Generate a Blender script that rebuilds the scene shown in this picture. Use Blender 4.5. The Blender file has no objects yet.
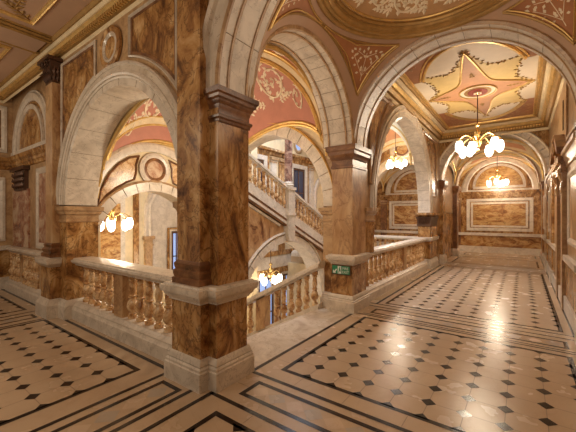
import bpy, bmesh, math, random
from mathutils import Vector
random.seed(7)
sc = bpy.context.scene
COL = sc.collection
PI = math.pi

# ------------------------------------------------------------------ materials
def new_mat(name):
    m = bpy.data.materials.new(name); m.use_nodes = True
    nt = m.node_tree; b = nt.nodes['Principled BSDF']
    return m, nt, b
def ramp(nt, stops, fac):
    r = nt.nodes.new('ShaderNodeValToRGB'); e = r.color_ramp.elements
    while len(e) < len(stops): e.new(0.5)
    for i, (p, c) in enumerate(stops):
        e[i].position = p; e[i].color = (*c, 1)
    nt.links.new(fac, r.inputs[0]); return r.outputs[0]
def noise(nt, scale, detail=5, rough=.6, dist=0, stretch=None):
    g = nt.nodes.new('ShaderNodeNewGeometry'); v = g.outputs['Position']
    if stretch:
        mp = nt.nodes.new('ShaderNodeMapping'); mp.inputs['Scale'].default_value = stretch
        nt.links.new(v, mp.inputs[0]); v = mp.outputs[0]
    n = nt.nodes.new('ShaderNodeTexNoise'); n.inputs['Scale'].default_value = scale
    n.inputs['Detail'].default_value = detail; n.inputs['Roughness'].default_value = rough
    n.inputs['Distortion'].default_value = dist
    nt.links.new(v, n.inputs['Vector']); return n.outputs[0]
def mixc(nt, fac, a, b, mode='MIX'):
    m = nt.nodes.new('ShaderNodeMix'); m.data_type = 'RGBA'; m.blend_type = mode
    if isinstance(fac, float): m.inputs[0].default_value = fac
    else: nt.links.new(fac, m.inputs[0])
    for s, x in ((6, a), (7, b)):
        if isinstance(x, tuple): m.inputs[s].default_value = (*x, 1)
        else: nt.links.new(x, m.inputs[s])
    return m.outputs[2]
def veins(nt, scale, width, dist=2.0, stretch=None):
    n = noise(nt, scale, 6, .62, dist, stretch)
    s = nt.nodes.new('ShaderNodeMath'); s.operation = 'SUBTRACT'; s.inputs[1].default_value = .5
    nt.links.new(n, s.inputs[0])
    a = nt.nodes.new('ShaderNodeMath'); a.operation = 'ABSOLUTE'; nt.links.new(s.outputs[0], a.inputs[0])
    return ramp(nt, [(0, (1, 1, 1)), (width, (0, 0, 0))], a.outputs[0])
def marble(name, stops, scale, vein, vscale, vw, rough=.28, stretch=None, vmix=.8, dist=1.4):
    m, nt, b = new_mat(name)
    base = ramp(nt, stops, noise(nt, scale, 7, .62, dist, stretch))
    vf = veins(nt, vscale, vw, 2.2, stretch)
    ms = nt.nodes.new('ShaderNodeMath'); ms.operation = 'MULTIPLY'; ms.inputs[1].default_value = vmix
    nt.links.new(vf, ms.inputs[0])
    c = mixc(nt, ms.outputs[0], base, vein)
    nt.links.new(c, b.inputs['Base Color'])
    b.inputs['Roughness'].default_value = rough
    return m
def plain(name, col, rough=.6, metal=0, var=.12, scale=6):
    m, nt, b = new_mat(name)
    lo = tuple(x*(1-var) for x in col); hi = tuple(min(1, x*(1+var)) for x in col)
    nt.links.new(ramp(nt, [(.3, lo), (.7, hi)], noise(nt, scale, 4)), b.inputs['Base Color'])
    b.inputs['Roughness'].default_value = rough; b.inputs['Metallic'].default_value = metal
    return m
def glow(name, col, s):
    m, nt, b = new_mat(name)
    b.inputs['Base Color'].default_value = (*col, 1)
    b.inputs['Emission Color'].default_value = (*col, 1); b.inputs['Emission Strength'].default_value = s
    b.inputs['Roughness'].default_value = .2
    return m

BROWN = marble('amber_brown_marble', [(.32, (.075, .028, .009)), (.43, (.27, .12, .036)), (.53, (.43, .225, .075)), (.68, (.64, .42, .20))], 3.4, (.075, .028, .01), 3.6, .030, .24, (1, 1, .62), .78, 1.3)
BROWNP = marble('mottled_pillar_marble', [(.34, (.12, .040, .016)), (.40, (.38, .20, .085)), (.56, (.54, .34, .17)), (.72, (.66, .48, .29))], 2.2, (.17, .055, .022), 1.5, .03, .32, (1, 1, .5), .5, 1.0)
FIG = marble('figured_panel_marble', [(.30, (.13, .045, .012)), (.43, (.34, .15, .045)), (.52, (.52, .30, .11)), (.70, (.62, .42, .19))], 1.7, (.12, .04, .014), 1.3, .022, .24, (1, 1, 1.9), .75, 1.8)
REDM = marble('red_breccia_marble', [(.36, (.20, .065, .035)), (.48, (.38, .18, .10)), (.60, (.60, .44, .30))], 2.4, (.65, .5, .36), 2.0, .01, .26)
DARK = marble('dark_brown_marble', [(.3, (.06, .024, .011)), (.52, (.19, .08, .032)), (.72, (.34, .17, .07))], 3.5, (.30, .16, .07), 3, .012, .30)
AMBER = marble('honey_alabaster', [(.32, (.24, .10, .035)), (.45, (.54, .31, .13)), (.58, (.74, .52, .29)), (.72, (.82, .66, .45))], 5.5, (.20, .07, .03), 4, .015, .2)
TAN = marble('tan_marble', [(.35, (.32, .18, .085)), (.6, (.52, .34, .18))], 4, (.22, .10, .04), 2.5, .012, .28)
WHITE = marble('veined_white_marble', [(.3, (.52, .44, .35)), (.6, (.72, .63, .52))], 3, (.26, .19, .14), 2.2, .012, .3, None, .6)
PALE = marble('pale_step_marble', [(.3, (.42, .34, .26)), (.6, (.64, .55, .44))], 2.2, (.24, .16, .11), 1.8, .008, .16)
COLM = marble('plum_column_marble', [(.35, (.10, .045, .035)), (.5, (.26, .13, .10)), (.68, (.50, .34, .26))], 4, (.55, .42, .34), 3, .01, .15)
GOLD = plain('gilt_moulding', (.70, .47, .17), .38, .65, .18, 9)
GOLDD = plain('dull_gold_paint', (.40, .235, .075), .45, .45, .2, 8)
CREAM = plain('cream_plaster', (.72, .58, .36), .6)
YEL = plain('straw_yellow_paint', (.74, .54, .22), .6, 0, .06)
BUFF = plain('buff_pink_plaster', (.50, .32, .21), .6, 0, .07, 2)
PINK = plain('rose_pink_paint', (.50, .215, .15), .6, 0, .08)
TERRA = plain('terracotta_paint', (.40, .165, .065), .6, 0, .12)
TANP = plain('tan_ochre_paint', (.48, .28, .13), .6, 0, .12)
IVORY = plain('ivory_relief', (.80, .68, .50), .5, 0, .05)
OFFW = plain('off_white_paint', (.80, .68, .52), .6, 0, .04)
ROSE = plain('dusty_rose_paint', (.58, .30, .16), .6, 0, .06)
MAROON = plain('maroon_paint', (.22, .035, .02), .5)
BRASS = plain('polished_brass', (.75, .52, .2), .25, .9, .1)
BRONZE = plain('dark_bronze', (.10, .05, .03), .35, .5, .2)
BLACKM = plain('black_marble', (.022, .015, .012), .18, 0, .3, 20)
JOINT = plain('joint_line', (.22, .15, .09), .6)
WOOD = plain('dark_wood', (.09, .035, .015), .4, 0, .3, 12)
GREEN = plain('sign_green', (.02, .22, .10), .4, 0, .03)
SIGNW = plain('sign_white', (.75, .78, .72), .4, 0, .02)
GLOBE = glow('lit_opal_glass', (1, .92, .80), 4.0)
BLUEG = glow('daylit_window_glass', (.30, .45, .85), .65)
DARKG = glow('dusk_window_glass', (.03, .035, .06), .4)

def floor_mat(name, a, b_, rough):
    m, nt, b = new_mat(name)
    c = ramp(nt, [(.15, a), (.85, b_)], noise(nt, 1.7, 6, .6, .8))
    vn = veins(nt, 1.5, .012, 1.5); mv = nt.nodes.new('ShaderNodeMath'); mv.operation = 'MULTIPLY'; mv.inputs[1].default_value = .13; nt.links.new(vn, mv.inputs[0])
    c = mixc(nt, mv.outputs[0], c, (.30, .17, .09))
    nt.links.new(c, b.inputs['Base Color'])
    nt.links.new(ramp(nt, [(.3, (rough,)*3), (.8, (rough*1.3,)*3)], noise(nt, 3, 3)), b.inputs['Roughness'])
    return m
FLOOR = floor_mat('beige_floor_marble', (.45, .32, .205), (.57, .43, .295), .23)
FLOORL = floor_mat('light_floor_marble', (.52, .38, .26), (.62, .47, .33), .23)
FLOORG = floor_mat('grey_floor_lozenge', (.38, .31, .24), (.5, .42, .33), .23)

# ------------------------------------------------------------------ mesh builder
def miter(pts, closed):
    n = len(pts); out = []
    for i in range(n):
        p = Vector(pts[i])
        a = Vector(pts[i-1]) if (closed or i > 0) else None
        c = Vector(pts[(i+1) % n]) if (closed or i < n-1) else None
        d1 = (p-a).normalized() if a is not None else None
        d2 = (c-p).normalized() if c is not None else None
        if d1 is None: d1 = d2
        if d2 is None: d2 = d1
        n1 = Vector((-d1.y, d1.x)); n2 = Vector((-d2.y, d2.x))
        m = n1+n2
        if m.length < 1e-6: m = n1.copy()
        m.normalize(); k = max(.35, m.dot(n1)); out.append(m/k)
    return out
class MB:
    def __init__(s, O=(0, 0, 0), U=(1, 0, 0), W=(0, 0, 1), N=(0, -1, 0)):
        s.v = []; s.f = []; s.mi = []; s.cur = 0; s.frame(O, U, W, N)
    def frame(s, O, U, W, N): s.O = Vector(O); s.U = Vector(U); s.W = Vector(W); s.N = Vector(N); return s
    def world(s): return s.frame((0, 0, 0), (1, 0, 0), (0, 1, 0), (0, 0, 1))
    def P(s, u, w, n=0): return s.O+s.U*u+s.W*w+s.N*n
    def add(s, pts, faces):
        o = len(s.v); s.v += [tuple(p) for p in pts]
        for f in faces: s.f.append([o+i for i in f]); s.mi.append(s.cur)
    def box(s, u0, u1, w0, w1, n0, n1):
        p = [s.P(u, w, n) for n in (n0, n1) for w in (w0, w1) for u in (u0, u1)]
        s.add(p, [(0, 1, 3, 2), (4, 6, 7, 5), (0, 4, 5, 1), (2, 3, 7, 6), (0, 2, 6, 4), (1, 5, 7, 3)]); return s
    def poly(s, pts, n0, n1):
        k = len(pts); P = [s.P(u, w, n0) for u, w in pts]+[s.P(u, w, n1) for u, w in pts]
        s.add(P, [list(range(k)), list(range(k, 2*k))]+[(i, (i+1) % k, k+(i+1) % k, k+i) for i in range(k)]); return s
    def sweep(s, path, prof, closed=False, cprof=True):
        m = miter(path, closed); k = len(prof); P = []
        for p, q in zip(path, m):
            for a, b in prof: P.append(s.P(p[0]+q.x*a, p[1]+q.y*a, b))
        n = len(path); F = []
        for i in range(n if closed else n-1):
            for j in range(k if cprof else k-1):
                F.append((i*k+j, ((i+1) % n)*k+j, ((i+1) % n)*k+(j+1) % k, i*k+(j+1) % k))
        if not closed and cprof: F += [list(range(k)), list(range((n-1)*k, n*k))]
        s.add(P, F); return s
    def band(s, plan, prof):
        """plan ccw in x,y; prof [(out, z)] bottom to top"""
        n = len(plan); m = miter(plan, True); P = []
        for a, z in prof:
            for p, q in zip(plan, m): P.append(Vector((p[0]-q.x*a, p[1]-q.y*a, z)))
        F = [list(range(n)), list(range((len(prof)-1)*n, len(prof)*n))]
        for i in range(len(prof)-1):
            for j in range(n): F.append((i*n+j, i*n+(j+1) % n, (i+1)*n+(j+1) % n, (i+1)*n+j))
        s.add(P, F); return s
    def lathe(s, c, prof, seg=14, axis=None):
        P = []; F = []; k = len(prof)
        for i in range(seg):
            a = 2*PI*i/seg
            for r, z in prof: P.append(Vector((c[0]+r*math.cos(a), c[1]+r*math.sin(a), c[2]+z)))
        for i in range(seg):
            for j in range(k-1):
                F.append((i*k+j, ((i+1) % seg)*k+j, ((i+1) % seg)*k+j+1, i*k+j+1))
        F.append([i*k for i in range(seg)]); F.append([i*k+k-1 for i in range(seg)])
        s.add(P, F); return s
    def tube(s, pts, r, seg=6, closed=False, flat=None):
        pts = [Vector(p) for p in pts]; n = len(pts)
        if n < 2: return s
        rs = r if isinstance(r, (list, tuple)) else [r]*n
        P = []; F = []
        for i, p in enumerate(pts):
            a = pts[i-1] if (closed or i > 0) else p
            b = pts[(i+1) % n] if (closed or i < n-1) else p
            t = (b-a).normalized()
            ref = Vector((0, 0, 1)) if abs(t.z) < .9 else Vector((1, 0, 0))
            x = t.cross(ref).normalized(); y = x.cross(t).normalized()
            for j in range(seg):
                q = 2*PI*j/seg; P.append(p+(x*math.cos(q)+y*math.sin(q))*rs[i])
        for i in range(n if closed else n-1):
            for j in range(seg): F.append((i*seg+j, ((i+1) % n)*seg+j, ((i+1) % n)*seg+(j+1) % seg, i*seg+(j+1) % seg))
        if not closed: F += [list(range(seg)), list(range((n-1)*seg, n*seg))]
        s.add(P, F); return s
    def leaf(s, p, d, nrm, L, w, h=.012):
        d = Vector(d).normalized(); nrm = Vector(nrm).normalized(); x = d.cross(nrm).normalized(); p = Vector(p)
        a = p; b = p+d*L*.45+x*w; c = p+d*L; e = p+d*L*.45-x*w; r = p+d*L*.45+nrm*h
        s.add([a, b, c, e, r], [(0, 1, 4), (1, 2, 4), (2, 3, 4), (3, 0, 4), (0, 3, 2, 1)]); return s
    def grid(s, fn, nu, nv, inv=False):
        P = [fn(i/nu, j/nv) for i in range(nu+1) for j in range(nv+1)]
        F = [(i*(nv+1)+j, (i+1)*(nv+1)+j, (i+1)*(nv+1)+j+1, i*(nv+1)+j+1) for i in range(nu) for j in range(nv)]
        s.add(P, F); return s
    def ball(s, c, rx, ry, rz, seg=12, rings=8):
        return s.lathe_s(c, rx, ry, rz, seg, rings)
    def lathe_s(s, c, rx, ry, rz, seg, rings):
        P = [(c[0], c[1], c[2]-rz)]; F = []
        for j in range(1, rings):
            t = -PI/2+PI*j/rings
            for i in range(seg):
                a = 2*PI*i/seg; P.append((c[0]+rx*math.cos(t)*math.cos(a), c[1]+ry*math.cos(t)*math.sin(a), c[2]+rz*math.sin(t)))
        P.append((c[0], c[1], c[2]+rz)); top = len(P)-1
        for i in range(seg):
            F.append((0, 1+(i+1) % seg, 1+i)); F.append((top, 1+(rings-2)*seg+i, 1+(rings-2)*seg+(i+1) % seg))
            for j in range(rings-2):
                F.append((1+j*seg+i, 1+j*seg+(i+1) % seg, 1+(j+1)*seg+(i+1) % seg, 1+(j+1)*seg+i))
        s.add(P, F); return s
    def build(s, name, mats, parent=None, smooth=True, recalc=True):
        if not isinstance(mats, (list, tuple)): mats = [mats]
        me = bpy.data.meshes.new(name)
        off = parent.location if parent else Vector((0, 0, 0))
        me.from_pydata([tuple(Vector(v)-off) for v in s.v], [], s.f)
        for m in mats: me.materials.append(m)
        me.polygons.foreach_set('material_index', s.mi)
        if recalc:
            bm = bmesh.new(); bm.from_mesh(me); bmesh.ops.recalc_face_normals(bm, faces=bm.faces); bm.to_mesh(me); bm.free()
        if smooth:
            me.shade_smooth(); me.set_sharp_from_angle(angle=math.radians(26.5))
        me.update()
        o = bpy.data.objects.new(name, me); COL.objects.link(o)
        if parent: o.parent = parent
        return o
def FY(y): return dict(O=(0, y, 0), U=(1, 0, 0), W=(0, 0, 1), N=(0, -1, 0))   # wall facing the viewer, u = x
def FX(x): return dict(O=(x, 0, 0), U=(0, 1, 0), W=(0, 0, 1), N=(1, 0, 0))    # wall facing +x, u = y
def FXR(x): return dict(O=(x, 0, 0), U=(0, 1, 0), W=(0, 0, 1), N=(-1, 0, 0))  # wall facing -x, u = y
def thing(name, label, cat, loc=(0, 0, 0), group=None):
    o = bpy.data.objects.new(name, None); COL.objects.link(o); o.location = loc
    o.empty_display_size = .2
    o['label'] = label; o['category'] = cat
    if group: o['group'] = group
    return o
def tag(o, label, cat, group=None):
    o['label'] = label; o['category'] = cat
    if group: o['group'] = group
    return o
def struct(o, label=None):
    o['kind'] = 'structure'
    if label: o['label'] = label
    return o
def arc(c, r, spring, base=None, n=40, a0=180, a1=0):
    p = []
    if base is not None and base > spring-.002: base = None
    if base is not None: p.append((c-r, base))
    for i in range(n+1):
        a = math.radians(a0+(a1-a0)*i/n); p.append((c+r*math.cos(a), spring+r*math.sin(a)))
    if base is not None: p.append((c+r, base))
    return p
def archwall(mb, u0, u1, w0, w1, c, r, spring, n0, n1):
    mb.poly([(u0, w0)]+([] if w0 < spring-.002 else [])+arc(c, r, spring, w0)+[(u1, w0), (u1, w1), (u0, w1)], n0, n1)
def rect(a, b, c, d): return [(a, c), (b, c), (b, d), (a, d)]
def circ(c, w, r, n=36): return [(c+r*math.cos(2*PI*i/n), w+r*math.sin(2*PI*i/n)) for i in range(n)]

# voussoir arch: blocks with fine gaps; r inner, t ring thickness; moulded front lip
def voussoirs(mb, c, r, spring, base, t, n0, n1, nb=15, stilt=0, lip=.0):
    gap = .004/r
    for i in range(nb):
        a0 = PI-PI*i/nb-gap; a1 = PI-PI*(i+1)/nb+gap
        sub = 4
        path = [(c+r*math.cos(a0+(a1-a0)*k/sub), spring+r*math.sin(a0+(a1-a0)*k/sub)) for k in range(sub+1)]
        mb.sweep(path, [(0, n0), (0, n1), (t, n1), (t, n0)])
    if base < spring-.01:
        for sx in (-1, 1):
            e = c+sx*r; a, b = sorted((e, e+sx*t)); k = max(1, round((spring-base)/.32)); h = (spring-base)/k
            for q in range(k): mb.box(a, b, base+q*h+.003, base+(q+1)*h-.003, n0, n1)

# ------------------------------------------------------------------ floor
fb = MB().world()
FM = [FLOOR, BLACKM, JOINT, FLOORL, FLOORG, PALE]
def fl_quad(x0, x1, y0, y1, z, mi):
    fb.cur = mi; fb.add([(x0, y0, z), (x1, y0, z), (x1, y1, z), (x0, y1, z)], [(0, 1, 2, 3)])
def strip(x0, x1, y0, y1): fl_quad(x0, x1, y0, y1, .0016, 1)
def frame_f(x0, x1, y0, y1, t=.045):
    strip(x0, x1, y0, y0+t); strip(x0, x1, y1-t, y1); strip(x0, x0+t, y0+t, y1-t); strip(x1-t, x1, y0+t, y1-t)
def dia(x, y, r, mi=1, z=.0016):
    fb.cur = mi; fb.add([(x-r, y, z), (x, y-r, z), (x+r, y, z), (x, y+r, z)], [(0, 1, 2, 3)])
def joint(x0, y0, x1, y1, w=.0028, z=.0008):
    d = Vector((x1-x0, y1-y0)).normalized(); n = Vector((-d.y, d.x))*w
    fb.cur = 2; fb.add([(x0+n.x, y0+n.y, z), (x0-n.x, y0-n.y, z), (x1-n.x, y1-n.y, z), (x1+n.x, y1+n.y, z)], [(0, 1, 2, 3)])
def field(x0, x1, y0, y1, nx, ny):
    """octagon tiles with small black lozenges at the tile corners, toothed black border"""
    dx = (x1-x0)/nx; dy = (y1-y0)/ny; r = .062
    frame_f(x0-.028, x1+.028, y0-.028, y1+.028, .05)
    for i in range(nx+1):
        for j in range(ny+1):
            x = x0+i*dx; y = y0+j*dy
            if 0 < i < nx and 0 < j < ny: dia(x, y, r)
            elif (0 < i < nx) or (0 < j < ny):
                z = .0016; fb.cur = 1; q = r*1.15
                if i == 0: fb.add([(x, y-q, z), (x+q, y, z), (x, y+q, z)], [(0, 1, 2)])
                elif i == nx: fb.add([(x, y-q, z), (x-q, y, z), (x, y+q, z)], [(0, 1, 2)])
                elif j == 0: fb.add([(x-q, y, z), (x+q, y, z), (x, y+q, z)], [(0, 1, 2)])
                else: fb.add([(x-q, y, z), (x+q, y, z), (x, y-q, z)], [(0, 1, 2)])
            if i < nx and 0 < j < ny: joint(x+r, y, x+dx-r, y)
            if j < ny and 0 < i < nx: joint(x, y+r, x, y+dy-r)
def lozband(x0, x1, y0, y1, alongx=True):
    """framed band of pale lozenges"""
    frame_f(x0, x1, y0, y1, .045)
    a0, a1, b0, b1 = (x0, x1, y0, y1) if alongx else (y0, y1, x0, x1)
    c = (b0+b1)/2; r = (b1-b0)/2-.047; n = max(1, int((a1-a0-.1)/(2*r))); st = (a1-a0-.1)/n
    for k in range(n):
        a = a0+.05+st*(k+.5); P = (a, c) if alongx else (c, a)
        dia(P[0], P[1], r*.98, 4 if k % 2 else 3, .0012)
# base slab
fb.cur = 0
fb.box(-2.27, .75, -2.3, 17, -.25, 0); fb.box(-9.6, -2.27, -2.3, 2.02, -.25, 0)
fb.box(-2.86, -2.27, 4.85, 10.45, -.25, 0); fb.box(-11, -2.27, 10.45, 17, -.25, 0); fb.box(-9.4, -2.27, 2.02, 2.5, -.25, 0)
fb.cur = 5; fb.box(-2.86, -2.262, 2.5, 4.85, -.25, .001)
# domed bay
field(-2.0, .43, 2.665, 4.79, 9, 8)
strip(-2.27, -2.225, 2.45, 4.93)
for y in (2.44, 1.93): strip(-2.27, .6, y-.022, y+.022)
strip(-2.29, -2.245, -2.2, 1.95)
lozband(-2.06, .46, 2.06, 2.34)
field(-2.0, .43, -2.1, 1.745, 9, 14)
# band between the bays
for y in (4.93, 5.49, 5.66): strip(-2.27 if y < 5.6 else -2.27, .6, y-.018, y+.018)
lozband(-2.04, .46, 5.08, 5.36)
strip(-2.12, .6, 4.985, 5.015)
field(-2.0, .43, 5.80, 11.2, 9, 20)
strip(-2.165, -2.12, 5.66, 11.4)
for y in (11.4, 12.2): strip(-2.2, .6, y-.03, y+.03)
fl_quad(-2.2, .6, 11.5, 12.1, .001, 4)
frame_f(-2.0, .43, 12.4, 14.2, .05)
for k in range(1, 9): joint(-2+.27*k, 12.45, -2+.27*k, 14.15, .012)
for y in (14.4, 14.95): strip(-2.2, .6, y-.03, y+.03)
frame_f(-2.0, .43, 15.1, 16.1, .05)
for k in range(1, 9): joint(-2+.27*k, 15.15, -2+.27*k, 16.05, .012)
strip(.545, .575, 5.6, 16.2)
# left gallery
strip(-9.2, -2.29, 1.925-.02, 1.925+.02) if False else None
strip(-5.98, -2.93, 1.93, 1.975)
field(-5.93, -3.23, -2.0, 1.755, 10, 14)
strip(-2.95, -2.905, -2.2, 1.975); strip(-2.47, -2.425, -2.2, 1.9)
lozband(-2.82, -2.52, -2.2, 1.80, False)
for x in (-6.02, -6.62): strip(x-.022, x+.022, -2.2, 1.93)
lozband(-6.45, -6.18, -2.2, 1.75, False)
field(-9.0, -6.85, -2.0, 1.755, 8, 14)
strip(-9.2, -6.65, 1.93, 1.97)
for k in range(40):   # slab joints in the plain borders
    x = -9+.55*k
    if x < -3: joint(x, 1.80, x, 1.92)
for k in range(6): joint(-2.24+.5*k, 2.47, -2.24+.5*k, 2.63)
for k in range(6): joint(-2.24+.5*k, 1.79, -2.24+.5*k, 1.90)
for k in range(24): joint(.49, -2+.55*k, .59, -2+.55*k)
for k in range(12): joint(-2.21, 2.2+.62*k, -2.04, 2.2+.62*k)
floor = struct(fb.build('floor', FM, smooth=False, recalc=False))
bm = bmesh.new(); bm.from_mesh(floor.data)
for f in bm.faces:
    if f.normal.z < -.5 and abs(f.calc_center_median().z) < .01: f.normal_flip()
bm.to_mesh(floor.data); bm.free()

# ------------------------------------------------------------------ pillars
CAP = [(.004, 2.40), (.02, 2.41), (.02, 2.445), (.005, 2.455), (.005, 2.54), (.025, 2.56), (.035, 2.60), (.055, 2.63), (.06, 2.68), (.085, 2.70), (.09, 2.78), (.0, 2.785)]
CAP1 = [(.004, 2.48), (.012, 2.49), (.015, 2.51), (.028, 2.525), (.03, 2.545), (.005, 2.56), (.005, 2.60), (.012, 2.62), (.018, 2.65), (.03, 2.665), (.036, 2.69), (.055, 2.705), (.06, 2.73), (.075, 2.745), (.08, 2.79), (.0, 2.80)]
LEDGE = [(.004, .78), (.02, .782), (.02, .80), (.03, .802), (.055, .84), (.055, .855), (.075, .86), (.085, .885), (.085, .925), (.06, .928), (.05, .945), (.0, .95)]
BASE = [(.055, 0), (.055, .165), (.045, .175), (.045, .195), (.03, .21), (.035, .225), (.025, .25), (.008, .27), (.0, .275)]
def band_obj(name, plan, prof, mat, par): return MB().band(plan, prof).build(name, mat, par)
def pillar(name, label, loc, plan, shaft_top, mat, capplan=None):
    t = thing(name, label, 'pillar', loc)
    band_obj('base', plan, BASE, WHITE, t)
    band_obj('pedestal', plan, [(0, .27), (0, .79)], BROWN, t)
    band_obj('ledge', plan, LEDGE, WHITE, t)
    band_obj('shaft', plan if capplan is None else capplan, [(0, .945), (0, shaft_top)], mat, t)
    band_obj('capital', plan if capplan is None else capplan, CAP, DARK if mat is BROWN else BROWN, t)
    return t
# nearest pillar
pl1 = [(-2.83, 1.90), (-2.39, 1.90), (-2.39, 2.0), (-2.28, 2.0), (-2.28, 2.40), (-2.33, 2.40), (-2.33, 2.44), (-2.83, 2.44)]
t = thing('pillar', 'nearest brown marble pillar in the foreground beside the stair opening', 'pillar', (-2.5, 2.2, 0))
band_obj('base', pl1, BASE, WHITE, t); band_obj('pedestal', pl1, [(0, .27), (0, .79)], BROWN, t); band_obj('ledge', pl1, LEDGE, WHITE, t)
body = [(-2.78, 2.02), (-2.285, 2.02), (-2.285, 2.43), (-2.78, 2.43)]
cbody = [(-2.50, 2.03), (-2.285, 2.03), (-2.285, 2.43), (-2.50, 2.43)]
band_obj('shaft', body, [(0, .945), (0, 2.785)], BROWN, t); band_obj('capital', cbody, CAP1, DARK, t)
tp = [(-2.76, 1.91), (-2.41, 1.91), (-2.41, 2.05), (-2.76, 2.05)]
band_obj('tall_pilaster', tp, [(0, .945), (0, 3.78)], BROWN, t)
band_obj('carved_base', tp, [(.035, .945), (.035, 1.0), (.02, 1.01), (.028, 1.04), (.03, 1.07), (.012, 1.085), (.02, 1.11), (.022, 1.14), (.006, 1.16), (0, 1.17)], DARK, t)
def corinthian(par, x0, x1, yf, z0, z1):
    mb = MB(); cx = (x0+x1)/2; h = z1-z0; w = (x1-x0)/2
    mb.band([(x0, yf), (x1, yf), (x1, yf+.1), (x0, yf+.1)], [(0, z0), (.005, z0+h*.3), (.02, z0+h*.6), (.05, z0+h*.85), (.09, z0+h*.86), (.09, z1), (0, z1)])
    for row, (zz, nn, L) in enumerate(((z0+.02, 5, h*.36), (z0+h*.3, 4, h*.38))):
        for k in range(nn):
            x = x0+(k+.5)*(x1-x0)/nn
            mb.leaf((x, yf-.005, zz), (0, -.35, 1), (0, -1, .3), L, .035, .03)
            mb.leaf((x, yf-.005-L*.33, zz+L*.9), (0, -1, -.35), (0, -.3, 1), .05, .03, .02)
        for k in range(2):
            for sx in (-1, 1): mb.leaf((cx+sx*w, yf+.02+k*.05, zz), (sx*.35, 0, 1), (sx, 0, .3), L, .03, .03)
    for sx in (-1, 1):
        mb.tube([(cx+sx*(w*.5+.05*math.cos(a)*(1-a/14)), yf-.05-.005*a, z0+h*.74+.045*math.sin(a)*(1-a/14)) for a in [i*.7 for i in range(14)]], .012, 5)
    return mb.build('capital', BRONZE, par)
corinthian(t, -2.76, -2.41, 1.91, 3.76, 4.08)
# second pillar
pl2 = [(-2.82, 4.94), (-2.66, 4.94), (-2.66, 4.89), (-2.265, 4.89), (-2.265, 5.48), (-2.82, 5.48)]
body2 = [(-2.64, 4.90), (-2.265, 4.90), (-2.265, 5.45), (-2.64, 5.45)]
t = thing('pillar', 'second brown marble pillar bearing the small green exit sign', 'pillar', (-2.5, 5.2, 0))
band_obj('base', pl2, BASE, WHITE, t); band_obj('pedestal', pl2, [(0, .27), (0, .79)], BROWN, t)
band_obj('ledge', body2, LEDGE, WHITE, t)
band_obj('shaft', body2, [(0, .945), (0, 2.45)], BROWNP, t); band_obj('capital', body2, CAP, DARK, t)
sp = [(-2.86, 4.97), (-2.67, 4.97), (-2.67, 5.42), (-2.86, 5.42)]
band_obj('side_pilaster', sp, [(0, .78), (0, 2.6)], TAN, t)
IMP = [(.004, 1.50), (.015, 1.51), (.015, 1.53), (.005, 1.54), (.005, 1.61), (.03, 1.63), (.04, 1.67), (.06, 1.69), (.065, 1.75), (0, 1.76)]
band_obj('impost', sp, IMP, TAN, t)
# exit sign on pillar 2
t = thing('exit_sign', 'small green and white fire exit sign with arrow fixed to the second pillar', 'sign', (-2.5, 4.88, .72))
MB(**FY(4.88)).box(-2.635, -2.285, .61, .775, -.005, .012).build('backing_board', WOOD, t)
MB(**FY(4.868)).box(-2.62, -2.30, .625, .76, 0, .004).build('panel', GREEN, t)
m = MB(**FY(4.864))
def q(pts): m.poly([(a+.045, b) for a, b in pts], 0, .003)
# arrow down-left
q([(-2.65, .635), (-2.595, .635), (-2.608, .652), (-2.578, .695), (-2.592, .71), (-2.625, .668), (-2.65, .69)])
m.build('arrow', SIGNW, t)
m = MB(**FY(4.864)); q(rect(-2.562, -2.497, .63, .755)); m.build('pictogram_field', SIGNW, t)
m = MB(**FY(4.861)); q(circ(-2.524, .735, .009, 10)); q([(-2.54, .72), (-2.52, .725), (-2.512, .69), (-2.525, .685), (-2.53, .66), (-2.548, .64), (-2.554, .648), (-2.54, .668), (-2.54, .69)]); q([(-2.525, .69), (-2.512, .695), (-2.505, .672), (-2.51, .66), (-2.516, .675)])
m.build('running_figure', GREEN, t)
def text(par, name, s, loc, size, mat, rot):
    cu = bpy.data.curves.new(name, 'FONT'); cu.body = s; cu.size = size; cu.extrude = .001; cu.align_x = 'CENTER'
    o = bpy.data.objects.new(name, cu); COL.objects.link(o)
    dg = bpy.context.evaluated_depsgraph_get(); me = bpy.data.meshes.new_from_object(o.evaluated_get(dg))
    bpy.data.objects.remove(o); me.materials.clear(); me.materials.append(mat)
    o = bpy.data.objects.new(name, me); COL.objects.link(o); o.parent = par; o.location = Vector(loc)-par.location; o.rotation_euler = rot
text(t, 'lettering', 'FIRE', (-2.375, 4.862, .70), .062, SIGNW, (PI/2, 0, 0))
text(t, 'lettering', 'EXIT', (-2.375, 4.862, .64), .062, SIGNW, (PI/2, 0, 0))

# ------------------------------------------------------------------ balusters and balustrades
BALP = [(.045, 0), (.045, .05), (.030, .055), (.034, .07), (.024, .085), (.05, .13), (.058, .17), (.05, .215), (.03, .26), (.026, .275), (.040, .285), (.040, .305), (.026, .315), (.034, .36), (.038, .40), (.032, .45), (.024, .49), (.036, .50), (.036, .52), (.028, .53), (.046, .545), (.046, .60)]
bal_mesh = None
def baluster(par, x, y, z, s=1.0, mat=AMBER):
    global bal_mesh
    if bal_mesh is None:
        o = MB().lathe((0, 0, 0), BALP, 14).build('baluster', mat); bal_mesh = o.data
        bpy.data.objects.remove(o)
    o = bpy.data.objects.new('baluster', bal_mesh); COL.objects.link(o)
    o.parent = par; o.location = Vector((x, y, z))-par.location; o.scale = (1.22*s, 1.22*s, 1)
    return o
RAILP = [(-.09, .83), (-.055, .835), (-.055, .855), (-.035, .858), (-.01, .885), (-.01, .915), (-.03, .918), (-.035, .938), (-.09, .95)]
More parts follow.
